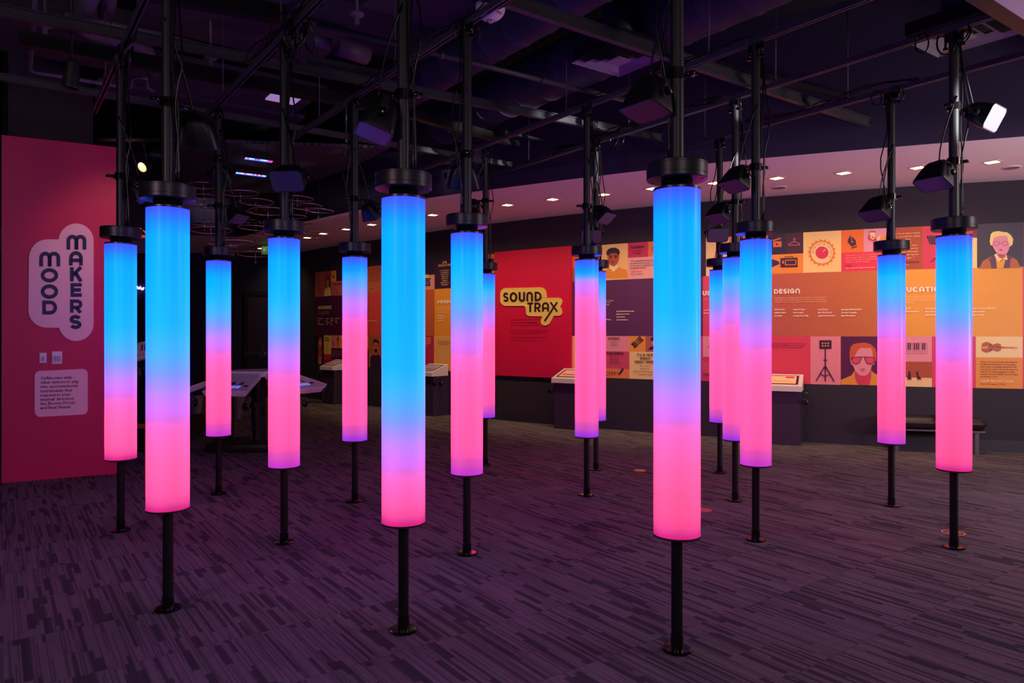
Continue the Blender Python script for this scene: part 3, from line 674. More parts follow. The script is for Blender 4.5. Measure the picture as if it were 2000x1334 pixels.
t = tile(1170, 1229.5, ZL-.24, ZL, (244, 150, 160)); wword(t, "STUDIO", 1189, 1210.5, 663.8, 5, (52, 16, 66), t=.2); wtext(t, "Studio Owner\nStudio Manager", 1200, 669.6, 2.3, [13.5, 15], PLUM, .01, 'C', pitch=5.2)
t = tile(1170, 1229.5, ZL-.51, ZL-.24, (216, 76, 108)); wword(t, "PUBLISHING", 1184, 1218.5, 692, 5, (52, 16, 66), t=.2); wtext(t, "Music Publisher\nA&R Administrator\nRoyalty Distributor", 1201, 698.3, 2.3, [16, 18.5, 20], PLUM, .01, 'C', pitch=5.4)
t = tile(1170, 1229.5, ZB, ZL-.51, (244, 140, 74))
a = Art(); sq = [(1184+ .34*i, 728+5*math.sin(i*.32)*(1-.006*i)+(2.5*math.cos(i*.16))) for i in range(64)]
a.line([(1184+.36*i+2.4*math.cos(i*.42), 729.5+4.6*math.sin(i*.42)*(1-.008*i)) for i in range(66)], .7, (100, 20, 100)).poly([(1208.5, 733), (1210, 728), (1216.5, 718.5), (1219, 720.5), (1213, 730)], (52, 20, 90)).build(t)
t = tile(1229.5, 1261, ZL-.24, ZL, (246, 160, 62))
a = Art(); rr = lambda x, y: (1245+x*.70-y*.70*1.0, 668+x*-.62+y*.62)
def rt2(pts): return [(1245.2+x*.72+y*.62, 668.2-x*.66+y*.7) for x, y in pts]
a.poly(rt2([(-12, -6), (-3, -6), (-1, -4), (1, -6), (12, -6), (12, -2), (10, 0), (12, 2), (12, 6), (1, 6), (-1, 4), (-3, 6), (-12, 6), (-12, 2), (-10, 0), (-12, -2)]), NAVY)
for k in (-2.2, 0, 2.2): a.line(rt2([(-4, k), (5, k)]), .8, (246, 160, 62))
a.line(rt2([(-7, -4), (8, -4), (8, 4), (-7, 4)]), .5, (246, 160, 62), True); a.build(t)
t = tile(1261, 1316, ZL-.24, ZL, (186, 100, 84))
a = Art(); a.poly([(1266, 682.5), (1272, 677), (1280, 675), (1290, 677), (1290, 682.8)], NAVY).poly([(1273, 663), (1283, 662), (1285, 670), (1280, 677), (1275, 675), (1272, 669)], (232, 130, 96)).poly([(1272, 667), (1271.5, 661), (1275, 657.5), (1284, 657.5), (1286, 664), (1280, 663), (1276, 666)], NAVY).build(t)
t = tile(1229.5, 1316, ZB, ZL-.24, (252, 214, 140))
wword(t, "TV", 1244.8, 1254, 695.5, 5, (52, 16, 66), t=.2); wtext(t, "&", 1256.5, 695.5, 5, 4, (52, 16, 66), .03); wword(t, "FILM", 1263.5, 1276, 695.5, 5, (52, 16, 66), t=.2)
wword(t, "RADIO", 1251, 1271, 702.3, 5, (52, 16, 66), t=.2); wword(t, "VIDEO", 1239.5, 1258, 709, 5, (52, 16, 66), t=.2); wword(t, "GAMES", 1261.5, 1283, 709, 5, (52, 16, 66), t=.2)
wtext(t, "Music Coordinator\nMusic Supervisor\nMusic Director (Radio Streaming Service)\nProgram Director (Radio)", 1261, 715.8, 2.3, [19, 18, 44, 27], PLUM, .01, 'C', pitch=5.6)
tile(1316, 1373, ZB, ZL, (206, 60, 110))
t = tile(1373, 1440, ZL-.30, ZL, (244, 150, 170)); a = Art(); a.poly([(1388, 664), (1386, 668), (1386.5, 672), (1384, 677), (1386, 680), (1386, 685), (1392, 686), (1392, 662)], PLUM).build(t)
t = tile(1373, 1440, ZB, ZL-.30, (216, 60, 100)); wtext(t, "It is never only one\nperson with one idea\nit is a whole group\nworking on what\nmakes it real\nbeing great.", 1373.5, 709, 2, 30, (255, 170, 170), pitch=3.5); wtext(t, "STEWART", 1374, 733, 3, 20, (80, 20, 90), .02)
tile(1440, 1500, ZB, ZL, (206, 60, 110))
t = tile(1500, 1583, ZB, ZL, (232, 66, 92))
wtext(t, "Tap the screen to learn about educational resources\noffered by the GRAMMY Museum and our partners\nand scan to come with them the information.", 1540, 671.8, 2.5, [70, 68, 60], (90, 16, 70), .008, 'C', pitch=3.9)
t = tile(1583, 1642, ZB, ZL, (242, 140, 152))
a = Art(); a.rect(1600.5, 664.5, 1624, 681.8, PLUM)
for r in range(2):
    for c_ in range(3): a.k = 1; a.ell(1606.7+c_*5.4, 670.4+r*5, 1.6, 1.5, GOLD)
a.line([(1612, 681), (1612, 745)], 2.2, PLUM).line([(1608, 703.5), (1616, 703.5)], 1.8, PLUM).line([(1610, 717), (1594, 744)], 2, PLUM).line([(1613.5, 717), (1629.5, 745)], 2, PLUM).line([(1601.5, 730), (1612, 735), (1621.5, 730.5)], 1.8, PLUM).line([(1609, 716.5), (1615, 716.5)], 2, PLUM).build(t)
t = tile(1642, 1737, ZB, ZL, (92, 16, 66))
a = Art(); a.poly([(1642.5, 751), (1642.5, 742), (1663, 733), (1669, 724), (1702, 724), (1708, 729.5), (1722, 734), (1737, 740), (1737, 753)], (240, 150, 56))
a.poly([(1677, 751), (1671, 742), (1669, 726), (1673, 722), (1702, 722), (1701, 740), (1697, 751.5)], (222, 56, 84))
a.poly([(1660, 706), (1659, 690), (1661, 678), (1667, 672), (1677, 670), (1689, 669), (1700, 672), (1709, 680), (1712, 690), (1711.5, 704), (1706, 708), (1666, 708)], (214, 88, 50))
a.poly([(1668.5, 697), (1674, 686), (1681, 679), (1692, 680), (1701, 679.5), (1704, 688), (1704.5, 697), (1709, 704), (1707, 712), (1703, 713), (1700, 724), (1694, 732), (1687, 734), (1678, 732.5), (1670, 724), (1666, 713.5), (1662.5, 712), (1661, 704), (1665, 704)], (240, 146, 156))
for gx, s_ in ((1673.5, 1), (1698, -1)):
    pp = [(gx-9.5, 698.5), (gx+8*1, 697), (gx+9*1, 700), (gx+5, 709), (gx-2, 711.5), (gx-8, 709), (gx-9.8, 703)] if s_ == 1 else [(gx+9.5, 698.5), (gx-8, 697), (gx-9, 700), (gx-5, 709), (gx+2, 711.5), (gx+8, 709), (gx+9.8, 703)]
    a.poly(pp, (236, 70, 100)); a.line(pp, 1.3, (60, 12, 50), True)
a.line([(1681, 697), (1690, 697)], 1.2, (60, 12, 50)).poly([(1678, 721), (1685, 719.5), (1692, 721), (1685, 722)], ROSE).line([(1682, 725), (1688, 725)], .8, ROSE).build(t)
t = tile(1737, 1820, ZL-.33, ZL, (244, 146, 160))
a = Art()
for i in range(14): a.k = 1; a.line([(1754+i*4, 669.8), (1754+i*4, 690.5)], .5, (190, 80, 110))
a.line([(1754, 669.8), (1810.5, 670)], .5, (190, 80, 110)).line([(1754, 690.5), (1810.5, 691)], .5, (190, 80, 110)).line([(1810.5, 670), (1810.5, 691)], .5, (190, 80, 110))
for x_ in (1757, 1761, 1765, 1773.8, 1777.8, 1785.8, 1790, 1794, 1802, 1806): a.k = 3; a.rect(x_-1, 670, x_+1, 683, NAVY)
a.build(t)
t = tile(1737, 1820, ZL-.54, ZL-.33, (184, 74, 48))
t2 = tile(1737, 1820, ZB, ZL-.54, (252, 206, 140))
a = Art(); a.poly([(1774.5, 725), (1778, 725), (1780, 741), (1772, 741)], (66, 12, 56)).poly([(1789.5, 725.5), (1793, 725.5), (1794, 733), (1799, 739), (1799, 741), (1791.5, 741)], (66, 12, 56)).rect(1772, 741, 1780.5, 742.6, ORANGE).rect(1791.5, 741, 1799.5, 742.6, ORANGE).build(t2)
tile(1820, 1905.7, ZB, ZL, (226, 60, 98))
t = tile(1905.7, 1997.3, ZL-.265, ZL, (252, 214, 150))
a = Art(); a.poly([(1917, 679), (1918, 671), (1926, 667.5), (1934, 670), (1938, 673.5), (1942, 672), (1948, 670.3), (1954, 672.5), (1955.5, 679), (1954, 684.5), (1948, 687), (1942, 685), (1938, 683.5), (1934, 687), (1926, 688.8), (1918, 685.5)], (186, 96, 60))
a.poly([(1916, 678), (1929, 675.8), (1929, 681), (1916, 680.5)], GOLD).poly([(1929, 676.2), (1986, 677.8), (1986, 680), (1929, 680.2)], (240, 140, 60)).rect(1929, 677.3, 1960, 678.9, PLUM).line([(1955, 678.5), (1980, 679)], 1.4, ROSE).poly([(1979, 677.5), (1984, 676.5), (1987.5, 679), (1984, 681.5), (1979, 680.5)], GOLD)
a.line([(1932, 673), (1938, 675.4)], .9, NAVY).line([(1932, 684), (1938, 681)], .9, NAVY).build(t)
t = tile(1905.7, 1997.3, ZB, ZL-.265, (240, 148, 56))
wtext(t, "\"There are people who just want to\nbe famous and there are people\nwho have a burning desire to tell\na story as a director or an actor or\ndancer or choreographer so be\nsure you know which one it is that\nyou want to do.\"", 1914.5, 708, 3, [73, 68, 70, 73, 66, 73, 35], (110, 20, 60), .01, pitch=4.75)
wtext(t, "LESLIE \"BIG LEZ\" SEGAR", 1914.5, 745.3, 3.5, 64, (255, 220, 160), .02); wtext(t, "Dancer, Choreographer, TV Host", 1914.5, 750.8, 2.5, 49, (110, 20, 60), .012)
tile(1997.3, 2150, ZB, ZL, (216, 46, 96))

# red title panel standing a little off the wall
rp = thing('title_panel', 'tall red panel with the pale yellow SOUND TRAX logo in the middle of the mural', 'sign', W(1043, .78, .04))
gr = bpy.data.materials.new('title_panel_red'); gr.use_nodes = True; nt = gr.node_tree; b = nt.nodes['Principled BSDF']; b.inputs['Roughness'].default_value = .5; b.inputs['Base Color'].default_value = lin((226, 16, 72))+(1,)
ribbon_wall('panel_board', 968.5, 1118, .775, 2.925, gr, .04, 10, rp, thick=.036)
mb = MB(); wm = lambda x, y, d: WP(x, y, d)
M_by = mat('logo_pale_yellow', (250, 214, 106), .5)
mb = MB()
bp = arc(992, 573.5, 11, 10.5, 180, 270, 8)+[(1056, 561.5)]+arc(1058, 574, 12.2, 12.5, 275, 360, 8)+[(1071, 582)]+arc(1093.5, 589, 7.5, 7, 270, 360, 8)+[(1100.5, 593), (1097, 599)]+arc(1093.5, 610, 7.5, 7, -20, 90, 8)+[(1085, 616.5), (1076.5, 632)]+arc(1068, 628, 8.5, 8, 50, 190, 10)+[(1063, 618), (1038, 617.5)]+arc(1038, 610.5, 7, 7, 90, 180, 6)+[(1030.5, 602), (1027.5, 597.5), (1000, 597.5)]+arc(992, 587, 11, 10.5, 90, 180, 8)
slab(mb, bp, wm, .041, .058, M_by); mb.build('logo_board', M_by, rp)
M_inkd = mat('logo_dark_ink', (52, 12, 32), .5)
mb = MB()
def wbox(ch, x0, x1, y0, y1, t=.2):
    h = y1-y0; wd = (x1-x0)/h
    for g in glyph(ch, wd, t):
        vs, fs = stroke2d(g, t); mb.add([WP(x0+v.x*h, y1-v.y*h, .0605) for v in vs], fs, M_inkd)
for ch, x0, x1, y0, y1 in (('S', 987, 997.3, 571.5, 590), ('O', 999.5, 1014.3, 571, 590), ('U', 1017, 1029.5, 570.5, 589.5), ('n', 1032, 1044.6, 570.3, 588.8), ('D', 1048, 1061.7, 570, 588.3),
                          ('T', 1034, 1045.3, 591, 609.8), ('R', 1047.5, 1060, 591, 609.3), ('A', 1062.3, 1076.2, 590.5, 609)): wbox(ch, x0, x1, y0, y1)
for l_ in ([(1092, 590.5), (1067.5, 627.5)], [(1079, 590.5), (1092, 609)]):
    vs, fs = stroke2d(l_, 3.6); mb.add([WP(v.x, v.y, .0605) for v in vs], fs, M_inkd)
mb.build('lettering', M_inkd, rp)
def rtext(s, px, py, cap, ws, m, bold=0, pitch=3):
    mb = MB(); sc = wxy(px).y/F
    for i, l in enumerate(s.split('\n')):
        text_mesh(mb, l, px2u(px), wz(px, py)-i*pitch*sc, cap*sc, m, wu, .045, width=px2u(px+ws[i])-px2u(px), bold=bold)
    mb.build('lettering', m, rp)
M_rt = mat('title_text_ink', (132, 8, 50), .5)
rtext("If you've ever envisioned a role in\nthe music industry,\nhelps you imagine what's possible.", 1000.5, 626, 3, [55, 31, 56.5], M_rt, .01, 5.3)
rtext("SoundTrax", 1032.5, 631.6, 3, [19.5], M_inkd, .03)
rtext("Collaborate and explore the many careers you can have in music and\nmeet the producers, engineers, designers, educators, and creative\nthinkers behind the scenes of the songs and shows that move us,\nfrom the studio to the stage.", 1000.5, 645.2, 1.9, [77, 74, 74, 54], M_rt, .004, 2.6)
rtext("Touch the screens to hear from people who work in music now,\nand discover where your own path may lead.", 1000.5, 658.6, 1.9, [71, 68], M_rt, .004, 2.6)
rtext("What role will you play in the world of music?", 1000.5, 665.8, 1.9, [60], M_rt, .004, 2.6)

# ------------------------------------------------------------------ downlights in the soffit
M_dl = mat('downlight_diffuser', (255, 240, 210), .5, emit=(255, 222, 150), es=9)
M_dlf = mat('downlight_frame', (215, 180, 170), .5)
DL = [(1938, 316), (1793, 327), (1648, 337.5), (1517, 347.5), (1396, 357), (1274, 368), (1179, 379.5), (1079, 389), (991, 400), (915, 410), (845, 419.5), (785, 429), (726, 438.5), (676, 447.5), (631, 456), (600, 464), (510, 485)]
DLN = ['over the curly haired portrait, farthest from the red panel', 'above the music stand picture', 'between the two right speaker poles, above the pen nib tile', 'above the dial picture', 'just right of the foremost pole cap', 'half hidden behind the foremost pole cap', 'above the cap wearing portrait', 'above the red title panel, its right one', 'above the left edge of the red title panel', 'hidden behind the pole with the high speaker', 'just right of the tall tube second from front', 'behind the tall front tube', 'left of the tall front tube cap', 'beside the thin pole above the list of performers', 'above the far left tip of the mural', 'smallest, among the hanging cymbals', 'farthest, beside the green exit sign']
pr = None
for (x, y), n_ in zip(DL, DLN):
    c = atz(x, y, ZS)
    t = thing('downlight', 'square warm recessed downlight '+n_, 'ceiling light', c, group='square downlights in the curved soffit')
    ang = math.atan2(BX.y, BX.x); R = Matrix.Rotation(-ang*0.9, 3, 'Z') if False else RG
    if pr is None:
        mb = MB()
        for sx, sy, dx, dy in ((0, .075, .17, .02), (0, -.075, .17, .02), (.075, 0, .02, .13), (-.075, 0, .02, .13)): mb.box(c+R@Vector((sx, sy, -.004)), (dx, dy, .008), None, R)
        fr = mb.build('frame', M_dlf, t); mb = MB(); mb.box(c+R@Vector((0, 0, -.002)), (.13, .13, .003), None, R); di = mb.build('diffuser', M_dl, t); pr = (fr, di)
    else:
        for q in pr: d = q.copy(); COL.objects.link(d); d.parent = t; d.matrix_parent_inverse = pr[0].matrix_parent_inverse
    # the lamp itself washes the mural
    L = lamp('downlight_lamp', 'SPOT', c-Vector((0, 0, .02)), c+Vector((.3, .85, -1.45)), 52 if x > 1100 else (44 if x > 700 else 26), (1.0, .72, .38), .05, 100, 1)
    L.parent = t; L.matrix_parent_inverse = t.matrix_world.inverted()

# ------------------------------------------------------------------ tube lights
LEDK = 4.6     # a full LED channel is this much brighter than white, so it clips in the picture
def tube_mat(i, zt, warm, edge):
    m = bpy.data.materials.new('glowing_tube_%d' % i); m.use_nodes = True; nt = m.node_tree; b = nt.nodes['Principled BSDF']; L = nt.links
    g = nt.nodes.new('ShaderNodeNewGeometry'); s = nt.nodes.new('ShaderNodeSeparateXYZ'); L.new(g.outputs['Position'], s.inputs[0])
    mr = nt.nodes.new('ShaderNodeMapRange'); mr.inputs[1].default_value = .5475; mr.inputs[2].default_value = 2.184; L.new(s.outputs[2], mr.inputs[0])
    cr = nt.nodes.new('ShaderNodeValToRGB'); L.new(mr.outputs[0], cr.inputs[0]); e = cr.color_ramp.elements
    f = (zt-.5475)/(2.184-.5475)
    bot = (150, 45, 235) if edge == 'purple' else ((200, 50, 210) if edge == 'violet' else (225, 30, 130))
    low = (250, 84, 146) if warm else (252, 92, 170)
    eb = .04 if edge == 'pink' else .075
    md = tuple((a_+b_*2)/3 for a_, b_ in zip(bot, (232, 88, 168)))
    f += .045
    st = [(0, bot), (.01, bot), (eb*.6, md), (eb*1.5, low)] + [(p_, c_) for p_, c_ in ((f-.24, (255, 104, 180)), (f-.15, (240, 108, 208)), (f-.115, (233, 113, 232)), (f-.08, (225, 123, 246)), (f-.04, (206, 136, 252)), (f+.0, (165, 145, 255)), (f+.045, (112, 160, 255)), (f+.11, (62, 186, 255)), (f+.20, (6, 187, 255))) if eb*1.5+.03 < p_ < .89] + [(.90, (0, 176, 255)), (.945, (8, 140, 255)), (.98, (56, 98, 252)), (1, (70, 80, 240))]
    cr.color_ramp.interpolation = 'B_SPLINE'
    while len(e) < len(st): e.new(.5)
    for el, (p, c) in zip(e, sorted(st, key=lambda q: q[0])): el.position = p; el.color = lin(c)+(1,)
    # LED strips inside make the wall of the tube a little uneven around its axis
    tc = nt.nodes.new('ShaderNodeTexCoord'); sp = nt.nodes.new('ShaderNodeSeparateXYZ'); L.new(tc.outputs['Object'], sp.inputs[0])
    at_ = nt.nodes.new('ShaderNodeMath'); at_.operation = 'ARCTAN2'; L.new(sp.outputs[1], at_.inputs[0]); L.new(sp.outputs[0], at_.inputs[1])
    sn = nt.nodes.new('ShaderNodeMath'); sn.operation = 'MULTIPLY_ADD'; L.new(at_.outputs[0], sn.inputs[0]); sn.inputs[1].default_value = 4; sn.inputs[2].default_value = i*1.7
    co = nt.nodes.new('ShaderNodeMath'); co.operation = 'COSINE'; L.new(sn.outputs[0], co.inputs[0])
    ad = nt.nodes.new('ShaderNodeMath'); ad.operation = 'MULTIPLY_ADD'; L.new(co.outputs[0], ad.inputs[0]); ad.inputs[1].default_value = .07; ad.inputs[2].default_value = 1.0
    def vm(op, a_, v_=None, sc_=None):
        n = nt.nodes.new('ShaderNodeVectorMath'); n.operation = op; L.new(a_, n.inputs[0])
        if v_ is not None:
            if isinstance(v_, tuple): n.inputs[1].default_value = v_
            else: L.new(v_, n.inputs[1])
        if sc_ is not None: n.inputs['Scale'].default_value = sc_
        return n.outputs[0]
    hot = vm('MAXIMUM', vm('SCALE', vm('SUBTRACT', cr.outputs[0], (.8, .8, .8)), None, 5.0), (0, 0, 0))
    hot = vm('SCALE', vm('MULTIPLY', hot, hot), None, LEDK-1); tot = vm('ADD', cr.outputs[0], hot)
    L.new(tot, b.inputs['Emission Color']); L.new(ad.outputs[0], b.inputs['Emission Strength'])
    b.inputs['Base Color'].default_value = (.02, .02, .03, 1); b.inputs['Roughness'].default_value = .3; b.inputs['Specular IOR Level'].default_value = .1
    return m
TR = .109
CO = [  # foot x, foot y, colour change y, foot tint, wide cable side, label
 (328, 1190, 775, 'pink', 1, 'tall glowing tube light nearest the red wall, foremost of those by it'),
 (788, 1232, 868, 'pink', 1, 'tall glowing tube light blue over most of its length, with a low pink end'),
 (1322, 1270, 772, 'pink', -1, 'largest glowing tube light, foremost of all, right of centre'),
 (236, 1037, 742, 'pink', 1, 'glowing tube light standing in front of the edge of the red wall'),
 (555, 1060, 693, 'violet', 1, 'glowing tube light in front of the white console table with a square speaker above'),
 (912, 1082, 655, 'violet', -1, 'glowing tube light in front of the left edge of the red title panel'),
 (1476, 1055, 645, 'violet', 1, 'glowing tube light left of the word DESIGN'),
 (1863, 1070, 668, 'pink', 1, 'glowing tube light under two speakers, in front of the word EDUCATION'),
 (427, 965, 662, 'violet', 1, 'small glowing tube light in front of the left side of the white console table'),
 (693, 980, 592, 'purple', -1, 'glowing tube light mostly pink in front of the left part of the mural'),
 (1146, 968, 552, 'purple', 1, 'glowing tube light mostly pink right of the red title panel'),
 (1436, 978, 605, 'purple', 1, 'glowing tube light in the middle of the overlapping three left of the word DESIGN'),
 (1741, 988, 632, 'violet', -1, 'glowing tube light in front of the brown quote tile, before the bench'),
 (1164, 918, 605, 'purple', 1, 'thin far tube light peeking out right of a mostly pink one'),
 (1406, 924, 622, 'purple', -1, 'far tube light, leftmost of the overlapping three left of the word DESIGN'),
 (948, 909, 618, 'purple', 1, 'far tube light almost hidden by the one before the title panel')]
HSTR = 3.6
POS = []
proto = None
for i, (x, y, ty, tint, cs, lb) in enumerate(CO):
    p = atfl(x, y); POS.append(p)
    t = thing('tube_light', lb, 'light', p, group='glowing tube lights on black poles')
    # upright: glowing tube
    mb = MB(); mb.lathe([(.0, .5475), (TR-.004, .5475), (TR, .5515), (TR, 2.178), (TR-.006, 2.184), (.03, 2.184)], (0, 0, 0), None, 56)
    zt = CAMH+(HY-ty)/F*p.y
    tb = mb.build('tube', tube_mat(i, zt, i in (2, 7, 12), tint), t); tb.matrix_parent_inverse = Matrix.Identity(4)
    if proto is None:
        P_ = []
        mb = MB(); mb.lathe([(.0, .538), (TR*.3, .538), (TR-.006, .541), (TR+.003, .545), (TR+.003, .5535), (TR+.0005, .554)], (0, 0, 0), None, 56); P_.append(mb.build('end_ring', mat('clear_end_ring', (60, 50, 62), .3, .3), t))
        mb = MB(); mb.lathe([(TR+.0005, 2.176), (TR+.002, 2.177), (TR+.002, 2.187), (TR-.012, 2.19), (.05, 2.19)], (0, 0, 0), None, 56); P_.append(mb.build('top_ring', MATS['clear_end_ring'], t))
        mb = MB(); mb.lathe([(.07, 2.186), (.074, 2.23), (.0, 2.23)], (0, 0, 0), None, 32); P_.append(mb.build('neck', mat('matt_black', (14, 13, 15), .85, spec=.1), t))
        mb = MB(); mb.lathe([(0, 2.226), (.138, 2.226), (.142, 2.23), (.142, 2.246), (.1405, 2.247), (.1405, 2.249), (.142, 2.25), (.142, 2.292), (.1405, 2.293), (.1405, 2.295), (.142, 2.296), (.142, 2.302), (.138, 2.306), (0, 2.306)], (0, 0, 0), None, 64)
        for k in range(4):
            th = PI/4+k*PI/2+.3; mb.lathe([(0, 2.2255), (.009, 2.2255)], (.118*math.cos(th), .118*math.sin(th), 0), mat('hole_black', (2, 2, 2), .9), 10)
        mb.mats = [M_cap, MATS['hole_black']]; n0 = sum(1 for _ in mb.f)-40
        mb.m = [0 if k < n0 else 1 for k in range(len(mb.f))]
        P_.append(mb.build('cap', None, t))
        mb = MB(); mb.lathe([(.0315, 2.3), (.0315, HSTR), (0, HSTR)], (0, 0, 0), None, 24); P_.append(mb.build('upper_pole', M_black, t))
        mb = MB(); mb.lathe([(.0265, .01), (.0265, .53), (.05, .54)], (0, 0, 0), None, 24); P_.append(mb.build('lower_pole', mat('lower_pole_black', (17, 15, 18), .5, spec=.3), t))
        mb = MB(); mb.lathe([(0, .0), (.066, .0), (.070, .004), (.069, .010), (.062, .013), (.030, .014), (.030, .075), (.026, .077)], (0, 0, 0), None, 40); P_.append(mb.build('base_flange', M_gloss, t))
        for o in P_: o.matrix_parent_inverse = Matrix.Identity(4)
        proto = P_
    else:
        for q in proto: d = q.copy(); COL.objects.link(d); d.parent = t; d.matrix_parent_inverse = Matrix.Identity(4)
    # cables along the upper pole
    for k in range(2):
        rnd = random.Random(i*5+k); sx = cs*(.036+.013*k); pts = []
        for j in range(15):
            f_ = j/14; bul = math.sin(f_*PI*3+rnd.random())*.012+ (.03+.02*k)*math.exp(-((f_-.35-.2*k)/.14)**2)*cs
            pts.append((sx+bul, -.012+.01*math.sin(f_*7+k), 2.306+f_*(HSTR-2.34)))
        mb = MB(); mb.tube(pts, .0055, None, 6); o = mb.build('cable', M_cable, t); o.matrix_parent_inverse = Matrix.Identity(4)
    # clamp under the strut
    mb = MB(); mb.box((0, 0, HSTR-.03), (.10, .05, .05), None, RG, .004)
    for sx in (-1, 1):
        c_ = RG@Vector((sx*.055, 0, 0)); mb.tube([(c_.x, c_.y, HSTR-.09), (c_.x, c_.y, HSTR+.03)], .008, None, 8)
        mb.lathe([(0, 0), (.016, 0), (.016, .018), (0, .018)], (c_.x, c_.y, HSTR-.1), None, 8)
    o = mb.build('strut_clamp', M_gloss, t); o.matrix_parent_inverse = Matrix.Identity(4)

# ------------------------------------------------------------------ clamp-mounted speakers
M_grl = mat('speaker_grille', (82, 74, 84), .5, .1)
def speaker_meshes():
    """body around origin, grille faces +X, widths along Y, height along Z"""
    W_, H_, D_ = .27, .19, .19
    def ring(w_, h_, x, r, n=6): return [Vector((x, a, b)) for a, b in rrect(-w_/2, -h_/2, w_/2, h_/2, r, n)]
    secs = [ring(.11, .10, -D_*.60, .03), ring(.15, .13, -D_*.56, .04), ring(.19, .155, -D_*.40, .045), ring(W_*.86, H_*.92, -D_*.1, .045), ring(W_*.96, H_*.98, D_*.22, .04), ring(W_, H_, D_*.36, .035), ring(W_, H_, D_*.40, .035)]
    mb = MB(); n = len(secs[0]); vs = [v for s_ in secs for v in s_]
    mb.add(vs, [(i*n+j, i*n+(j+1) % n, (i+1)*n+(j+1) % n, (i+1)*n+j) for i in range(len(secs)-1) for j in range(n)], None, True)
    mb.add(secs[0], [tuple(range(n))[::-1]], None)
    body = mb
    g = MB(); r0 = ring(W_-.004, H_-.004, D_*.40, .034); r1 = ring(W_-.02, H_-.02, D_*.425, .03); g.add(r0+r1, [(j, (j+1) % n, n+(j+1) % n, n+j) for j in range(n)], None, True); g.add(r1, [tuple(range(n))], None)
    rim = MB(); rim.tube([Vector((D_*.405, a, b)) for a, b in rrect(-W_/2+.002, -H_/2+.002, W_/2-.002, H_/2-.002, .034, 6)], .0035, None, 6, closed=True)
    yk = MB()   # U bracket over the back with two side knobs
    pts = [Vector((-.01, -W_*.52, 0))]+[Vector((-.01-.135*math.sin(PI*k/12), -W_*.52*math.cos(PI*k/12), 0)) for k in range(13)]
    for k in range(12):
        a, b = pts[k+1], pts[k+2] if k+2 < len(pts) else pts[-1]
        vs = [a+Vector((0, 0, -.02)), b+Vector((0, 0, -.02)), b+Vector((0, 0, .02)), a+Vector((0, 0, .02))]
        yk.add(vs+[v+Vector((-.006, 0, 0)) for v in vs], [(0, 1, 2, 3), (7, 6, 5, 4), (0, 4, 5, 1), (3, 2, 6, 7)])
    kn = []
    for s_ in (-1, 1):
        k_ = MB(); R = Matrix.Rotation(-s_*PI/2, 3, 'X')
        k_.lathe([(.0, 0), (.024, 0), (.027, .006), (.024, .02), (.012, .024), (0, .026)], (-.01, s_*W_*.515, 0), None, 12, R); kn.append(k_)
    return body, g, rim, yk, kn
SPK = speaker_meshes(); spk_me = {}
SP = [  # pole index, px, py, distance offset, facing deg, tilt deg, scale, label
 (0, 386, 262, .22, 105, 62, 1.0, 'black speaker hanging face down behind the pole nearest the red wall'),
 (1, 738, 236, .0, 200, 72, 1.1, 'black speaker tilted down left of the pole of the mostly blue tube'),
 (2, 1266, 194, .0, 215, 74, 1.0, 'black speaker with magenta lit face left of the foremost pole'),
 (3, 276, 372, .05, 20, 55, .95, 'black speaker beside the pole at the edge of the red wall'),
 (4, 565, 346, -.18, 265, 38, 1.0, 'dark square faced speaker in front of the pole over the white console table'),
 (5, 905, 346, .20, 95, 62, 1.0, 'black speaker behind the pole before the title panel'),
 (6, 1438, 351, -.05, 206, 64, .92, 'black speaker with violet lit face on the pole left of the word DESIGN'),
 (7, 1923, 226, .0, 308, 28, 1.08, 'speaker with bright white lit grille high on the rightmost pole'),
 (7, 1827, 345, -.02, 206, 64, 1.0, 'lower speaker with magenta face on the rightmost pole'),
 (8, 432, 342, .20, 95, 62, .98, 'dark speaker behind the pole of the small tube by the console table, upper one'),
 (8, 462, 420, .02, 340, 55, .82, 'dark speaker low on the pole of the small tube among the hanging cymbals'),
 (9, 726, 414, .12, 50, 58, .9, 'black speaker beside the thin pole left of the mostly blue tube'),
 (10, 1179, 419, -.02, 320, 50, .85, 'black speaker right of the pole beside the red title panel'),
 (11, 1405, 417, .02, 208, 62, .92, 'black speaker with purple face, middle of three stacked near the foremost tube'),
 (12, 1712, 409, -.02, 206, 62, 1.05, 'black speaker left of the pole above the brown quote tile'),
 (13, 1155, 458, -.12, 262, 32, .98, 'black speaker half hidden behind a pole just right of the red title panel'),
 (14, 1400, 455, -.12, 268, 32, .98, 'dark speaker lowest of three stacked near the foremost tube'),
 (15, 921, 404, .10, 95, 25, .95, 'small far speaker hanging just above the cap before the title panel')]
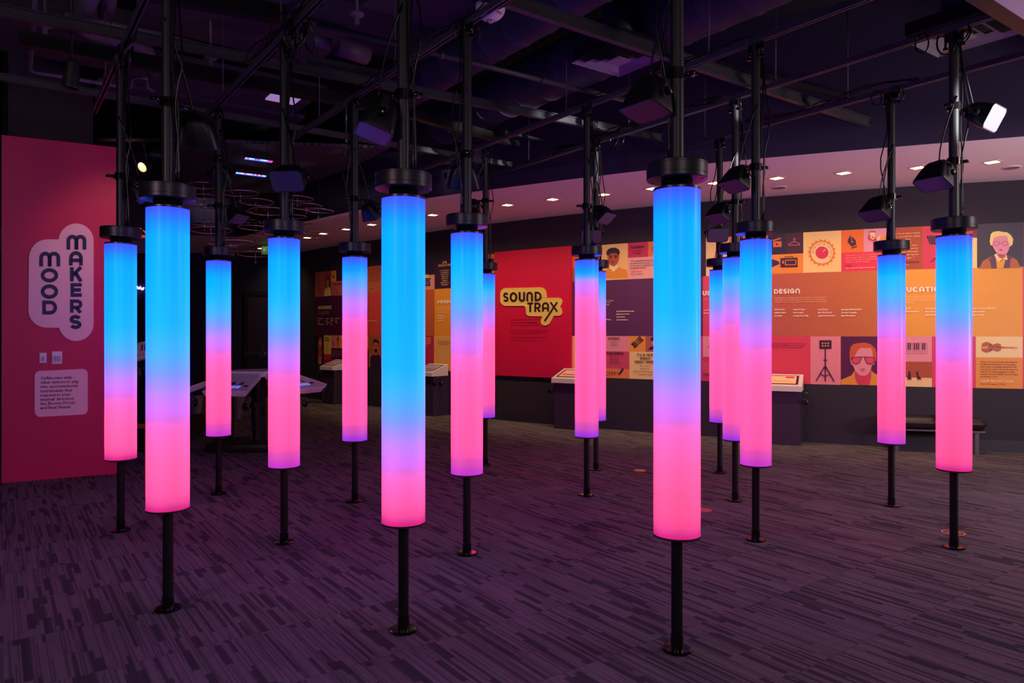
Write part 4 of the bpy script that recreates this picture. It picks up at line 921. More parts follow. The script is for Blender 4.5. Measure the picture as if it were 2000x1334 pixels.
for k, (pi, px, py, dz, yaw, tilt, sc, lb) in enumerate(SP):
    sc *= .84
    P = POS[pi]; c = at(px, py, P.y+dz)
    t = thing('speaker', lb, 'speaker', c, group='clamp mounted speakers on the light poles')
    R = Matrix.Rotation(math.radians(yaw), 4, 'Z') @ Matrix.Rotation(math.radians(tilt), 4, 'Y')
    off = R.to_3x3()@Vector((.02, 0, 0))
    Mx = Matrix.Diagonal((sc, sc, sc, 1))
    t.matrix_world = Matrix.Translation(c) @ R @ Mx; t.rotation_euler = R.to_euler(); t.scale = (sc,)*3
    if not spk_me:
        for key, b_, m_ in (('housing', SPK[0], M_blackp), ('grille', SPK[1], M_grl), ('rim', SPK[2], M_blackp), ('yoke', SPK[3], M_black), ('knob', SPK[4][0], M_gloss), ('knob2', SPK[4][1], M_gloss)):
            o = b_.build(key.replace('2', ''), m_, t); o.matrix_parent_inverse = Matrix.Identity(4); spk_me[key] = o
    else:
        for o in spk_me.values(): d = o.copy(); COL.objects.link(d); d.parent = t; d.matrix_parent_inverse = Matrix.Identity(4)
    # arm and pipe clamp, world space
    mb = MB(); pz = Vector((P.x, P.y, c.z+.03)); back = c + R.to_3x3()@Vector((-.145*sc, 0, 0)); side = c+R.to_3x3()@Vector((-.01, 0, 0))
    tgt = back if (back-pz).length < (side-pz).length+.1 else side
    dr_ = Vector((tgt.x-P.x, tgt.y-P.y, 0)); dr_ = dr_.normalized() if dr_.length > .01 else Vector((1, 0, 0))
    zc = tgt.z
    mb.lathe([(.032, -.025), (.043, -.025), (.043, .025), (.032, .025)], (P.x, P.y, zc), None, 20)
    mb.tube([Vector((P.x, P.y, zc))+dr_*.04, tgt], .012, None, 8)
    mb.tube([Vector((P.x, P.y, zc))-dr_*.035, Vector((P.x, P.y, zc))-dr_*.10], [.014, .009], None, 8)
    mb.box(Vector((P.x, P.y, zc))-dr_*.075, (.02, .05, .02), None, Matrix.Rotation(math.atan2(dr_.y, dr_.x), 3, 'Z'), .004)
    o = mb.build('pipe_clamp', M_gloss); o.parent = t; o.matrix_parent_inverse = t.matrix_world.inverted()
    # lead
    up = c+R.to_3x3()@Vector((-.11*sc, .02, .03)); e = Vector((P.x, P.y-.035, zc+.45)); mid = (up+e)/2+dr_*.07-Vector((0, 0, .1))
    pts = []
    for j in range(11):
        f_ = j/10; pts.append(up*(1-f_)**2+mid*2*f_*(1-f_)+e*f_*f_)
    mb = MB(); mb.tube(pts, .005, None, 6); o = mb.build('cable', M_cable); o.parent = t; o.matrix_parent_inverse = t.matrix_world.inverted()

# ------------------------------------------------------------------ struts, beams, pipes, ducts overhead
def strut(b, a0, a1, lb):
    t = thing('ceiling_strut', lb, 'strut', AB(a0, b, HSTR+.02), group='overhead struts carrying the poles')
    c = AB((a0+a1)/2, b, HSTR+.024); ln = a1-a0
    mb = MB()
    for s_ in (-1, 1): mb.box(c+BX*s_*.019, (ln, .005, .042), None, RG); mb.box(c+BX*s_*.014+Vector((0, 0, -.019)), (ln, .010, .005), None, RG)
    mb.box(c+Vector((0, 0, .02)), (ln, .042, .004), None, RG); mb.build('channel', M_strut, t)
    n = int(ln/.9)
    for k in range(1, n+1):
        if k % 2: continue
        r = MB(); q = AB(a0+ln*k/(n+1), b); r.tube([(q.x, q.y, HSTR+.04), (q.x, q.y, ZC)], .006, None, 6); r.build('hanger_rod', M_strut, t)
for b_, a1, lb in ((.77, 7.9, 'painted channel strut ending in mid air high above the red wall'), (1.67, 7.6, 'painted channel strut with a thick cable bundle, left of the mostly blue tube'), (2.62, 7.75, 'long painted channel strut running up to the white alarm'),
                 (4.47, 8.7, 'painted channel strut behind the foremost pole'), (5.40, 8.0, 'painted channel strut running over the square vent behind the right pole'), (6.34, 7.6, 'outermost painted channel strut near the curved soffit')):
    strut(b_, 1.9, a1, lb)
def member(name, p0, p1, w_, h_, m, lb, cat, shape='beam', group=None):
    d = (p1-p0); ln = d.length; R = d.to_track_quat('X', 'Z').to_matrix(); c = (p0+p1)/2
    mb = MB()
    if shape == 'beam':
        mb.box(c, (ln, .008, h_), None, R); mb.box(c+R@Vector((0, 0, h_/2)), (ln, w_, .01), None, R); mb.box(c-R@Vector((0, 0, h_/2)), (ln, w_, .01), None, R)
    elif shape == 'pipe':
        mb.tube([p0, p1], w_/2, None, 14)
        for k in range(1, int(ln/1.5)+1):
            q = p0+d*k/(int(ln/1.5)+1); r_ = q-d.normalized()*.02; mb.tube([r_, q+d.normalized()*.02], w_/2+.006, None, 14)
    else: mb.box(c, (ln, w_, h_), None, R)
    o = mb.build(name, m); return tag(o, lb, cat, group)
def atb(px, py, z): return atz(px, py, z)
def ext(p, q, a, b): d = (q-p).normalized(); return p-d*a, q+d*b
g_ = 'beams crossing above the struts'
p, q = atb(1000, 3, 3.72), atb(1728, 250, 3.72); p, q = ext(p, q, 1.5, .05); member('roof_beam', p, q, .05, .085, M_beam, 'grey flanged beam descending right behind the foremost pole to a far tip', 'beam', group=g_)
p, q = atb(0, 20, 3.80), atb(1310, 273, 3.80); member('roof_beam', p, q, .05, .07, M_beam, 'long grey beam crossing from the upper left corner to above the title panel', 'beam', group=g_)
p, q = atb(0, 150, 3.70), atb(1000, 322, 3.70); member('roof_beam', p, q, .045, .05, M_beam, 'far grey beam passing over the red wall and the hanging cymbals', 'beam', group=g_)
p, q = atb(620, 48, 3.72), atb(1225, 197, 3.72); member('conduit_pipe', p, q, .045, 0, M_beam, 'straight grey pipe passing behind the mostly blue tube to the upper speaker', 'pipe', 'pipe')
p, q = atb(1325, 108, 4.0), atb(1692, 200, 4.0); member('light_bar', p, q, .05, .05, M_black, 'black bar with a shiny tip above the pole left of the word DESIGN', 'bar', 'box')
p, q = atb(37, 75, 3.9), atb(780, 215, 3.9); member('black_beam', p, q, .09, .12, M_blackp, 'thick black beam crossing over the cylinder pendant', 'beam', 'box')
p, q = atb(800, 222, 3.9), atb(1010, 280, 3.9); member('black_beam', p, q, .08, .10, M_blackp, 'short black beam right of the speaker by the mostly blue tube', 'beam', 'box')
p, q = atb(30, -60, 3.9), atb(560, 30, 3.9); member('black_beam', p, q, .09, .12, M_blackp, 'black beam at the top edge above the cylinder pendant', 'beam', 'box')
p, q = atb(600, 118, 4.2), atb(830, 165, 4.2); member('roof_beam', p, q, .05, .08, M_beam, 'short grey beam behind the pole over the console table', 'beam', group=g_)
p, q = atb(985, 258, 3.9), atb(1062, 275, 3.9); member('light_bar', p, q, .05, .03, M_black, 'short black bar with a copper edge above the tubes behind the title panel', 'bar', 'box')
def duct(p, q, r, lb):
    mb = MB(); d = (q-p).normalized(); ln = (q-p).length; n = int(ln/.35); pts = []; rs = []
    for k in range(n):
        a = p+d*(ln*k/n); pts += [a, a+d*.012, a+d*.02, a+d*.028]; rs += [r, r, r+.008, r]
    pts.append(q); rs.append(r); mb.tube(pts, rs, None, 36)
    t = mb.build('air_duct', M_duct); return tag(t, lb, 'duct', 'round air ducts under the roof')
duct(AB(2.6, 3.78, 4.25), AB(7.3, 3.78, 4.25), .19, 'round grey duct behind the white alarm')
duct(AB(2.0, 4.85, 4.3), AB(8.6, 4.85, 4.3), .27, 'fat round duct running above the square vent by the foremost pole')
duct(AB(4.6, 2.25, 4.72), AB(8.3, 2.25, 4.72), .15, 'smaller round duct over the hanging speaker of the mostly blue tube')
def diffuser(px, py, z, s_, lb, m):
    c = atz(px, py, z); t = thing('air_vent', lb, 'vent', c, group='square ceiling vents')
    for k, (w_, zz) in enumerate(((1, 0), (.72, -.005), (.46, -.01))):
        mb = MB(); w2 = s_*w_/2; wi = w2-(.045 if k == 0 else .055)*s_/.62; o = []
        for r_, h_ in ((w2, 0), (wi, .035)): o += [c+RG@Vector((sx*r_, sy*r_, h_+zz)) for sx, sy in ((1, 1), (-1, 1), (-1, -1), (1, -1))]
        mb.add(o, [(j, (j+1) % 4, 4+(j+1) % 4, 4+j) for j in range(4)]); mb.build('frame' if k == 0 else 'louver', m, t)
    mb = MB(); mb.box(c+Vector((0, 0, -.006)), (s_*.26, s_*.26, .012), None, RG); mb.build('center_plate', m, t)
    mb = MB(); mb.box(c+Vector((0, 0, .09)), (s_*.96, s_*.96, .10), None, RG); mb.build('box', M_deck, t)
    mb = MB(); mb.tube([c+Vector((0, 0, .13)), c+Vector((0, 0, .5))], .15, None, 24); mb.build('duct_neck', M_duct, t)
diffuser(1208, 118, 3.95, .60, 'square stepped ceiling vent with purple glow left of the foremost pole', mat('vent_paint', (150, 120, 160), .5))
diffuser(1878, 72, 3.95, .64, 'square stepped ceiling vent behind the rightmost pole', mat('vent_paint_grey', (130, 118, 132), .5))
gq = 'flat acoustic panels under the roof'
for x, y, z, sx, sy, lb in ((425, 160, 4.4, 2.2, 1.1, 'large flat purple grey panel left of the pole over the console table'), (475, 55, 4.5, 1.8, 1.0, 'flat purple grey panel near the top edge left of the cable bundle'),
                          (690, 50, 4.6, 2.0, 1.0, 'flat purple panel behind the tangled cables'), (400, 205, 4.4, 2.4, .5, 'flat panel strip between the two left poles'),
                          (860, 10, 4.5, 1.2, .8, 'flat purple panel left of the white alarm')):
    mb = MB(); mb.box(atz(x, y, z), (sy, sx, .05), None, RG); tag(mb.build('acoustic_panel', M_tile if x < 1000 else M_dark), lb, 'ceiling panel', gq)
# rough concrete slab corner and pipes above the red wall
mb = MB(); mb.box(atz(118, 58, 4.5), (1.0, 1.3, .3), None, RG); tag(mb.build('concrete_block', mat('rough_concrete', (92, 84, 98), .95, noise=.9, nscale=30)), 'rough concrete patch high above the red wall', 'concrete')
def pipe(pts, r, m, lb, n='utility_pipe'):
    P2 = [atz(*p_) for p_ in pts]; out = [P2[0]]
    for i in range(1, len(P2)-1):
        a, b, c = P2[i-1], P2[i], P2[i+1]; k = min(.12, (a-b).length*.4, (c-b).length*.4)
        s0 = b+(a-b).normalized()*k; s1 = b+(c-b).normalized()*k
        out += [s0.lerp(b, f_).lerp(b.lerp(s1, f_), f_) for f_ in (0, .25, .5, .75, 1)]
    out.append(P2[-1]); mb = MB(); mb.tube(out, r, None, 12); return tag(mb.build(n, m), lb, 'pipe', 'pipes above the red wall')
M_pipe = mat('pipe_paint', (110, 102, 122), .45)
pipe([(70, -20, 4.1), (66, 50, 4.1), (58, 140, 4.1), (120, 150, 4.1), (230, 168, 4.1)], .02, M_pipe, 'thin pale pipe turning beside the concrete patch')
pipe([(185, -20, 4.3), (165, 18, 4.3), (160, 60, 4.3), (285, 92, 4.3), (300, 140, 4.3)], .065, M_pipe, 'thick pipe with two bends above the left tubes')
pipe([(213, -20, 4.4), (207, 30, 4.4)], .07, M_pipe, 'thick stub pipe at the top edge right of the bent one')
pipe([(126, 30, 4.2), (330, 72, 4.2), (470, 112, 4.2)], .03, M_pipe, 'straight pipe crossing in front of the bent thick pipe')
pipe([(245, 172, 4.0), (256, 172, 4.0), (258, 152, 4.0), (286, 152, 4.0), (287, 170, 4.0), (300, 178, 4.0)], .014, M_pipe, 'thin zigzag conduit between the two left poles')
pipe([(610, 78, 4.2), (650, 88, 4.2)], .05, M_pipe, 'short pipe stub beside the tangled cables')
pipe([(655, 88, 4.15), (716, 108, 4.15)], .09, mat('pipe_purple', (96, 70, 100), .5), 'stubby capped cylinder under the roof right of the cables')
# cylinder pendant
c = at(140, 145, 5.6); t = thing('cylinder_pendant', 'black cylinder downlight hanging above the red wall', 'pendant light', c)
mb = MB(); mb.lathe([(0, .10), (.045, .10), (.052, .09), (.06, -.10), (.057, -.11), (.05, -.10), (.05, -.02), (0, -.02)], c, None, 28, Matrix.Rotation(math.radians(6), 3, 'Y')); mb.build('shade', M_black, t)
mb = MB(); mb.tube([c+Vector((.0, 0, .1)), Vector((c.x, c.y, ZC))], .01, None, 8); mb.build('stem', M_black, t)
# white alarm strobe
c = at(958, 12, 4.8); t = thing('fire_alarm', 'white domed ceiling fire alarm with a clear strobe', 'alarm', c)
M_al = mat('alarm_white', (232, 214, 232), .35); M_redi = mat('alarm_red_ink', (190, 20, 50), .5)
def dome(th, r_): return c+Vector((r_*math.cos(th), r_*math.sin(th), -.10*(1-(r_/.1)**2)**.9-.012 if r_ < .1 else -.012))
mb = MB(); prof = [(0.03, -.096)]+[(.1*math.sin(PI/2*k/10), -.012-.088*math.cos(PI/2*k/10)) for k in range(3, 11)]+[(.1, .012), (.092, .02), (0, .02)]
mb.lathe(prof, c, None, 40); mb.build('housing', M_al, t)
mb = MB(); mb.lathe([(0, -.115), (.012, -.113), (.022, -.106), (.029, -.095), (.03, -.08)], c, None, 24); mb.build('strobe_lens', mat('strobe_lens', (200, 190, 230), .03, .6, coat=1), t)
mb = MB(); mb.box(c+Vector((0, 0, .07)), (.16, .16, .10), None, RG, .006); mb.build('mounting_box', M_black, t)
mb = MB()
for th0 in (-125, -42):
    th0 = math.radians(th0); phi = .83
    def fm(x, y, d, th0=th0):
        a = phi+y/.1; return c+Vector((.103*math.sin(a)*math.cos(th0+x/.075), .103*math.sin(a)*math.sin(th0+x/.075), -.012-.091*math.cos(a)))
    text_mesh(mb, 'FIRE', 0, .0, .018, M_redi, fm, 0, 'CENTER', bold=.02)
mb.build('lettering', M_redi, t)
mb = MB(); mb.tube([c+Vector((0, 0, .12)), Vector((c.x, c.y, ZC))], .012, None, 8); mb.build('stem', M_black, t)
# sprinkler heads and detectors
for x, y, z, lb in ((88, 55, 4.2, 'small sprinkler fitting in front of the concrete patch'), (411, 118, 4.1, 'small sprinkler fitting over the left acoustic panel'), (697, 33, 4.2, 'small sprinkler fitting right of the tangled cables'), (676, 270, 4.2, 'small sprinkler fitting above the thin pole left of the mostly blue tube')):
    c = atz(x, y, z); t = thing('sprinkler', lb, 'sprinkler', c)
    mb = MB(); mb.lathe([(0, .03), (.06, .03), (.06, .015), (.02, .0), (.02, -.06), (0, -.06)], c, None, 20); mb.tube([c, Vector((c.x, c.y, ZC))], .012, None, 8); mb.build('head', M_pipe, t)
# small lit panel under the far roof
mb = MB(); mb.box(atz(553, 193, 4.3), (.26, .34, .02), None, RG); tag(mb.build('ceiling_light', mat('violet_lit_panel', (200, 170, 220), .6, emit=(176, 140, 205), es=.65)), 'small glowing lilac square panel behind the pole over the console table', 'ceiling light')
# cable bundles lying on the struts
def bundle(b, a0, a1, n, lb, hang=.1, seed=1):
    rnd = random.Random(seed); mb = MB()
    for k in range(n):
        pts = []; ph = rnd.random()*6; o1 = rnd.uniform(-.05, .05); N = int((a1-a0)/.07)
        for j in range(N+1):
            a = a0+(a1-a0)*j/N; env = math.sin(PI*j/N)
            pts.append(AB(a, b+o1+.03*math.sin(a*7+ph), HSTR+.055+.03*math.sin(a*5+ph*2)+env*rnd.uniform(0, .02)+k*.004))
        mb.tube(pts, .006, None, 6)
    tag(mb.build('cable_bundle', M_cable), lb, 'cables', 'cable bundles on the struts')
def coil(b, a, lb, r=.14, seed=3, n=5):
    rnd = random.Random(seed); mb = MB()
    for k in range(n):
        r_ = r*rnd.uniform(.6, 1.1); tilt = rnd.uniform(-.4, .4); off = AX*rnd.uniform(-.14, .14)+BX*rnd.uniform(-.05, .05); pts = []
        for j in range(26):
            th = 2*PI*j/25; pts.append(AB(a, b, HSTR+.03)+off+AX*(r_*math.sin(th)*.7)+BX*(tilt*r_*math.cos(th))+Vector((0, 0, -r_*.9+r_*math.cos(th))))
        mb.tube(pts, .006, None, 6)
    tag(mb.build('cable_coil', M_cable), lb, 'cables', 'loops of cable hanging from the struts')
bundle(1.67, 3.5, 5.9, 9, 'thick bundle of black cables on the strut over the console table', seed=1)
bundle(2.62, 3.6, 6.4, 4, 'thin bundle of cables on the strut running to the alarm', seed=2)
bundle(4.47, 3.2, 5.4, 4, 'bundle of cables on the strut behind the foremost pole', seed=3)
bundle(5.40, 4.2, 6.6, 6, 'bundle of cables above the pair of right middle poles', seed=4)
bundle(6.34, 2.9, 4.6, 4, 'bundle of cables on the outermost strut', seed=5)
bundle(.77, 4.0, 6.6, 3, 'thin cables on the strut above the red wall', seed=6)
coil(1.67, 4.85, 'tangle of cable loops under the strut over the console table', .13, 3, 9); coil(2.62, 4.2, 'cable loops by the alarm', .09, 4, 4)
coil(.77, 5.9, 'cable loops at the top of the pole before the red wall', .1, 5, 4); coil(5.4, 5.6, 'cable loops high behind the foremost tube cap', .08, 6, 4)
coil(6.34, 3.2, 'cable loops at the top of the pole before the bench', .08, 7, 4); coil(5.4, 2.3, 'cable loops at the top of the rightmost pole', .1, 8, 4)

# ------------------------------------------------------------------ floor stickers
for x, y, r, c0, lb in ((1250, 919, .068, (226, 170, 110), 'plain tan round floor sticker behind the foremost tube'), (1374, 996.5, .07, (206, 100, 110), 'round pinkish floor sticker just right of the foremost tube')):
    mb = MB(); mb.lathe([(0, .003), (r, .003), (r, .0005)], atfl(x, y), None, 32); tag(mb.build('floor_sticker', mat('sticker_%d' % x, c0, .6)), lb, 'sticker')
c = atfl(1862, 1041); t = thing('floor_sticker', 'brown round floor sticker with a gold ring behind the rightmost pole foot', 'sticker', c)
mb = MB(); mb.lathe([(0, .003), (.082, .003), (.082, .0005)], c, None, 40); mb.build('disc', mat('sticker_brown', (120, 60, 60), .6), t)
mb = MB(); mb.lathe([(.070, .0036), (.080, .0036)], c, None, 40)
for k in range(5): mb.box(c+Vector((-.045+.022*k, .01*math.sin(k), .0038)), (.012, .02, .0004))
mb.build('print', mat('sticker_gold', (230, 180, 120), .6), t)

# ------------------------------------------------------------------ tablet kiosks on the mural wall and their headphones
M_kio = mat('kiosk_dark_laminate', (58, 38, 66), .6); M_kw = mat('kiosk_white_shell', (238, 222, 214), .4)
M_hp = mat('headphone_black', (22, 20, 26), .3)
def kiosk(px, pyt, wpx, lb, side, scr, hplb):
    """px centre of the tablet, pyt its lower front edge"""
    base = W(px, 0, 0); nn = wn_(px); n3 = Vector((nn.x, nn.y, 0)); t3 = Vector((-nn.y, nn.x, 0))*-1
    if t3.x < 0: t3 = -t3
    R = Matrix((t3, -n3, Vector((0, 0, 1)))).transposed()   # x along wall, y into wall, z up
    t = thing('tablet_kiosk', lb, 'kiosk', base+n3*.2, group='tablet kiosks along the mural wall')
    dep = .40; zt = .768; w_ = .46
    mb = MB(); mb.box(base+n3*dep*.5+Vector((0, 0, zt/2-.02)), (w_, dep, zt-.04), None, R); mb.build('cabinet', M_kio, t)
    # wedge shell
    o = base+Vector((0, 0, zt-.04)); wv = .25
    prof = [(-.05, 0), (-.45, 0), (-.45, .07), (-.05, .21)]   # y toward the room, z
    vs = [o+t3*sx*wv-n3*y_+Vector((0, 0, z_)) for sx in (-1, 1) for y_, z_ in prof]
    mb = MB(); mb.add(vs, [(3, 2, 1, 0), (4, 5, 6, 7), (0, 1, 5, 4), (1, 2, 6, 5), (2, 3, 7, 6), (3, 0, 4, 7)]); mb.build('shell', M_kw, t)
    def on(x_, f_, h_): # point on the sloped top, f 0 front ..1 back
        y_ = -.45+.40*f_; z_ = .07+.14*f_; nrm = Vector((0, 0, 1))*.944+n3*.33
        return o+t3*x_-n3*y_+Vector((0, 0, z_))+nrm*h_
    mb = MB(); q = [on(-.2, .14, .002), on(.2, .14, .002), on(.2, .88, .002), on(-.2, .88, .002)]; mb.add(q, [(0, 1, 2, 3)]); mb.build('bezel', M_black, t)
    mb = MB(); q = [on(-.17, .2, .004), on(.17, .2, .004), on(.17, .82, .004), on(-.17, .82, .004)]; mb.add(q, [(0, 1, 2, 3)], scr[0])
    q = [on(-.13, .34, .005), on(.10, .34, .005), on(.10, .42, .005), on(-.13, .42, .005)]; mb.add(q, [(0, 1, 2, 3)], scr[1])
    q = [on(.03, .64, .005), on(.14, .64, .005), on(.14, .76, .005), on(.03, .76, .005)]; mb.add(q, [(0, 1, 2, 3)], scr[2]); mb.build('screen', None, t)
    # hook
    hk = o+t3*side*(wv+.01)+n3*.34+Vector((0, 0, -.03)); mb = MB(); mb.tube([hk-t3*side*.03, hk+t3*side*.05, hk+t3*side*.05+Vector((0, 0, .02))], .007, None, 8); mb.build('hook', mat('steel', (170, 170, 178), .25, .9), t)
    headphones(hk+t3*side*.03, R, hplb)
def headphones(top, R, lb, sc=1.0):
    t = thing('headphones', lb, 'headphones', top)
    mb = MB(); r = .075*sc; pts = [top+R@Vector((0, r*math.cos(a), -r+r*1.15*math.sin(a)-.0)) for a in [PI*k/12 for k in range(13)]]
    mb.tube(pts, .008*sc, None, 8); mb.build('headband', M_hp, t)
    for s_ in (-1, 1):
        e = MB(); RR = R@Matrix.Rotation(-s_*PI/2, 3, 'X'); e.lathe([(0, -.018), (.034*sc, -.018), (.042*sc, -.006), (.042*sc, .012), (.03*sc, .02), (0, .02)], top+R@Vector((0, s_*(r+.004), -r-.03)), None, 20, RR); e.build('ear_cup', M_hp, t)
    mb = MB(); p0 = top+R@Vector((0, r, -r-.07)); pts = [p0+R@Vector((.02*math.sin(k*.9), .02*math.sin(k*.6), -.055*k)) for k in range(9)]
    mb.tube(pts, .004, None, 6); mb.build('cord', M_hp, t)
def scr(n_, a, b, c): return [mat('screen_%s_%d' % (n_, k), col, .3, emit=col, es=.55) for k, col in enumerate((a, b, c))]
kiosk(1532, 750, 60, 'tablet kiosk under the DESIGN heading with a peach lit screen', 1, scr('a', (240, 160, 120), (220, 140, 50), (180, 30, 70)), 'black headphones hanging beside the tablet kiosk under the word DESIGN')
kiosk(1131, 740, 60, 'tablet kiosk at the right edge of the red title panel', -1, scr('b', (200, 130, 110), (120, 60, 60), (180, 90, 80)), 'black headphones hanging below the corner of the red title panel')
kiosk(861, 728, 60, 'tablet kiosk with a grey screen under the PRODUCTION heading', 1, scr('c', (120, 100, 110), (90, 40, 60), (150, 120, 120)), 'dark headphones hanging under the kiosk beside the mostly blue tube')
kiosk(672, 714, 60, 'farthest tablet kiosk, by the pole in front of the performers list', -1, scr('d', (120, 90, 90), (90, 60, 60), (150, 110, 100)), 'dark headphones hanging at the farthest kiosk')

# ------------------------------------------------------------------ bench
bp0 = atfl(1752, 882); bp1 = atfl(1908, 888); bd = (bp1-bp0); bd.z = 0; bl = bd.length; bx = bd.normalized(); by = Vector((-bx.y, bx.x, 0))
RB = Matrix((bx, by, Vector((0, 0, 1)))).transposed(); bc = (bp0+bp1)/2+by*.17; bc.z = 0
bt_ = thing('bench', 'low bench with black leather cushion and metal legs by the mural wall', 'bench', bc)
mb = MB()
def pillow(c, sx, sy, sz, R, n=12):
    vs = []; fs = []
    for side in (1, -1):
        o = len(vs)
        for i in range(n+1):
            for j in range(n+1):
                u, v = i/n*2-1, j/n*2-1; k = max(0, (1-abs(u)**14)*(1-abs(v)**10))**.5
                vs.append(c+R@Vector((u*sx/2, v*sy/2, side*sz/2*k)))
        for i in range(n):
            for j in range(n): fs.append((o+i*(n+1)+j, o+(i+1)*(n+1)+j, o+(i+1)*(n+1)+j+1, o+i*(n+1)+j+1))
    return vs, fs
for k in range(2): vs, fs = pillow(bc+bx*((k-.5)*(bl+.2)/2)+Vector((0, 0, .375)), (bl+.2)/2, .46, .15, RB, 16); mb.add(vs, fs, None, True)
mb.build('cushion', mat('black_leather', (44, 30, 36), .42), bt_)
mb = MB(); mb.box(bc+Vector((0, 0, .285)), (bl+.16, .42, .02), None, RB); mb.build('frame', mat('satin_steel', (120, 108, 116), .35, .7), bt_)
for sx in (-1, 1):
    for sy in (-1, 1): mb = MB(); mb.box(bc+bx*sx*bl/2+by*sy*.17+Vector((0, 0, .138)), (.045, .012, .276), None, RB); mb.build('leg', MATS['satin_steel'], bt_)

# ------------------------------------------------------------------ five sided console table
TC = at(505, 652, 9.5); TC.z = 0
tt = thing('console_table', 'five sided table of tilted white music consoles on a dark pedestal behind the left tubes', 'table', TC)
mb = MB(); mb.box(TC+Vector((-.12, -.1, .05)), (.8, .7, .10), None, None, .01); mb.build('base', M_blackp, tt)
mb = MB()
for sx, sy in ((-1, -1), (1, -1), (1, 1), (-1, 1)): mb = MB(); mb.box(TC+Vector((-.12+sx*.30, -.1+sy*.25, .42)), (.05, .05, .74), None); mb.build('leg', M_blackp, tt)
def pent(r, a0=-98, n=5): return [Vector((r*math.cos(math.radians(a0+36+72*k)), r*math.sin(math.radians(a0+36+72*k)), 0)) for k in range(n)]
mb = MB(); pp = pent(.42); vs = [TC+p_+Vector((0, 0, 1.02)) for p_ in pp]+[TC+p_+Vector((0, 0, .95)) for p_ in pp]
mb.add(vs, [tuple(range(5)), tuple(range(9, 4, -1))]+[(k, 5+k, 5+(k+1) % 5, (k+1) % 5) for k in range(5)]); mb.build('table_top', M_white, tt)
M_scr = mat('console_screen', (90, 60, 120), .2); M_glow = mat('console_lit_keys', (150, 140, 255), .3, emit=(120, 120, 255), es=.8)
for k in range(5):
    a = math.radians(-98+72*k); od = Vector((math.cos(a), math.sin(a), 0)); td = Vector((-od.y, od.x, 0))
    def cp(u, v, h, od=od, td=td):   # v .25 inner .. .88 outer
        return TC+td*u+od*v+Vector((0, 0, 1.015-(v-.28)*.36+h))
    wi, wo = .22, .295; v0, v1 = .30, .86; th = .078
    pts = [(-wi, v0), (wi, v0), (wo, v1), (-wo, v1)]
    top = [cp(u, v, 0) for u, v in pts]; bot = [cp(u*.90, v0+(v-v0)*.95, -th) for u, v in pts]
    bm = bmesh.new(); bv = [bm.verts.new(x) for x in top+bot]
    for f in ((0, 1, 2, 3), (7, 6, 5, 4), (0, 4, 5, 1), (1, 5, 6, 2), (2, 6, 7, 3), (3, 7, 4, 0)): bm.faces.new([bv[i] for i in f])
    bmesh.ops.bevel(bm, geom=bm.edges[:], offset=.008, segments=2, affect='EDGES'); bm.verts.index_update()
    mb = MB(); mb.add([v.co.copy() for v in bm.verts], [[v.index for v in f.verts] for f in bm.faces], None, False); bm.free()
    cs = mb.build('console', M_white, tt)
    mb = MB()
    for u0, u1, v_0, v_1 in ((-.2, -.08, .58, .68), (-.05, .05, .58, .68), (.08, .15, .58, .68)): mb.add([cp(u0, v_1, .0025), cp(u1, v_1, .0025), cp((u0+u1)/2, v_0, .0025)], [(0, 1, 2)])
    mb.build('pad', M_scr, cs)
    mb = MB()
    for j in range(6): mb.add([cp(-.2+.06*j, .71, .0025), cp(-.155+.06*j, .71, .0025), cp(-.165+.06*j, .77, .0025), cp(-.21+.06*j, .77, .0025)], [(0, 1, 2, 3)])
    mb.build('keys', M_glow, cs)
    mb = MB(); mb.lathe([(0, .014), (.025, .012), (.03, 0)], cp(.21, .72, 0), None, 16); mb.build('dial', M_gloss, cs)
    if k in (0, 1, 4):
        R = Matrix((td, -od, Vector((0, 0, 1)))).transposed()
        hq = cp(.30 if k != 1 else -.1, .80, -th-.01)
        headphones(hq+Vector((0, 0, -.0)), R, {0: 'black headphones under the front console of the white table', 1: 'black headphones under the right console of the white table', 4: 'black headphones under the left console of the white table'}[k], 1.1)
mb = MB(); mb.lathe([(.0, .1), (.09, .1), (.09, .95), (0, .95)], TC, None, 20); mb.build('pedestal', M_blackp, tt)
for x, y0, y1, w_, lb in ((382, 785, 831, 22, 'pale tapering stool behind the left of the console table'), (464, 775, 818, 20, 'pale tapering stool behind the front console')):
    b_ = atfl(x, y1); h_ = .5; t = thing('stool', lb, 'stool', b_)
    mb = MB(); mb.lathe([(.06, 0), (.13, h_-.03), (.135, h_)], b_, None, 6); mb.build('body', mat('stool_grey', (120, 110, 122), .6), t)
    mb = MB(); mb.lathe([(.135, h_), (.14, h_+.02), (0, h_+.03)], b_, None, 6); mb.build('seat', M_blackp, t)

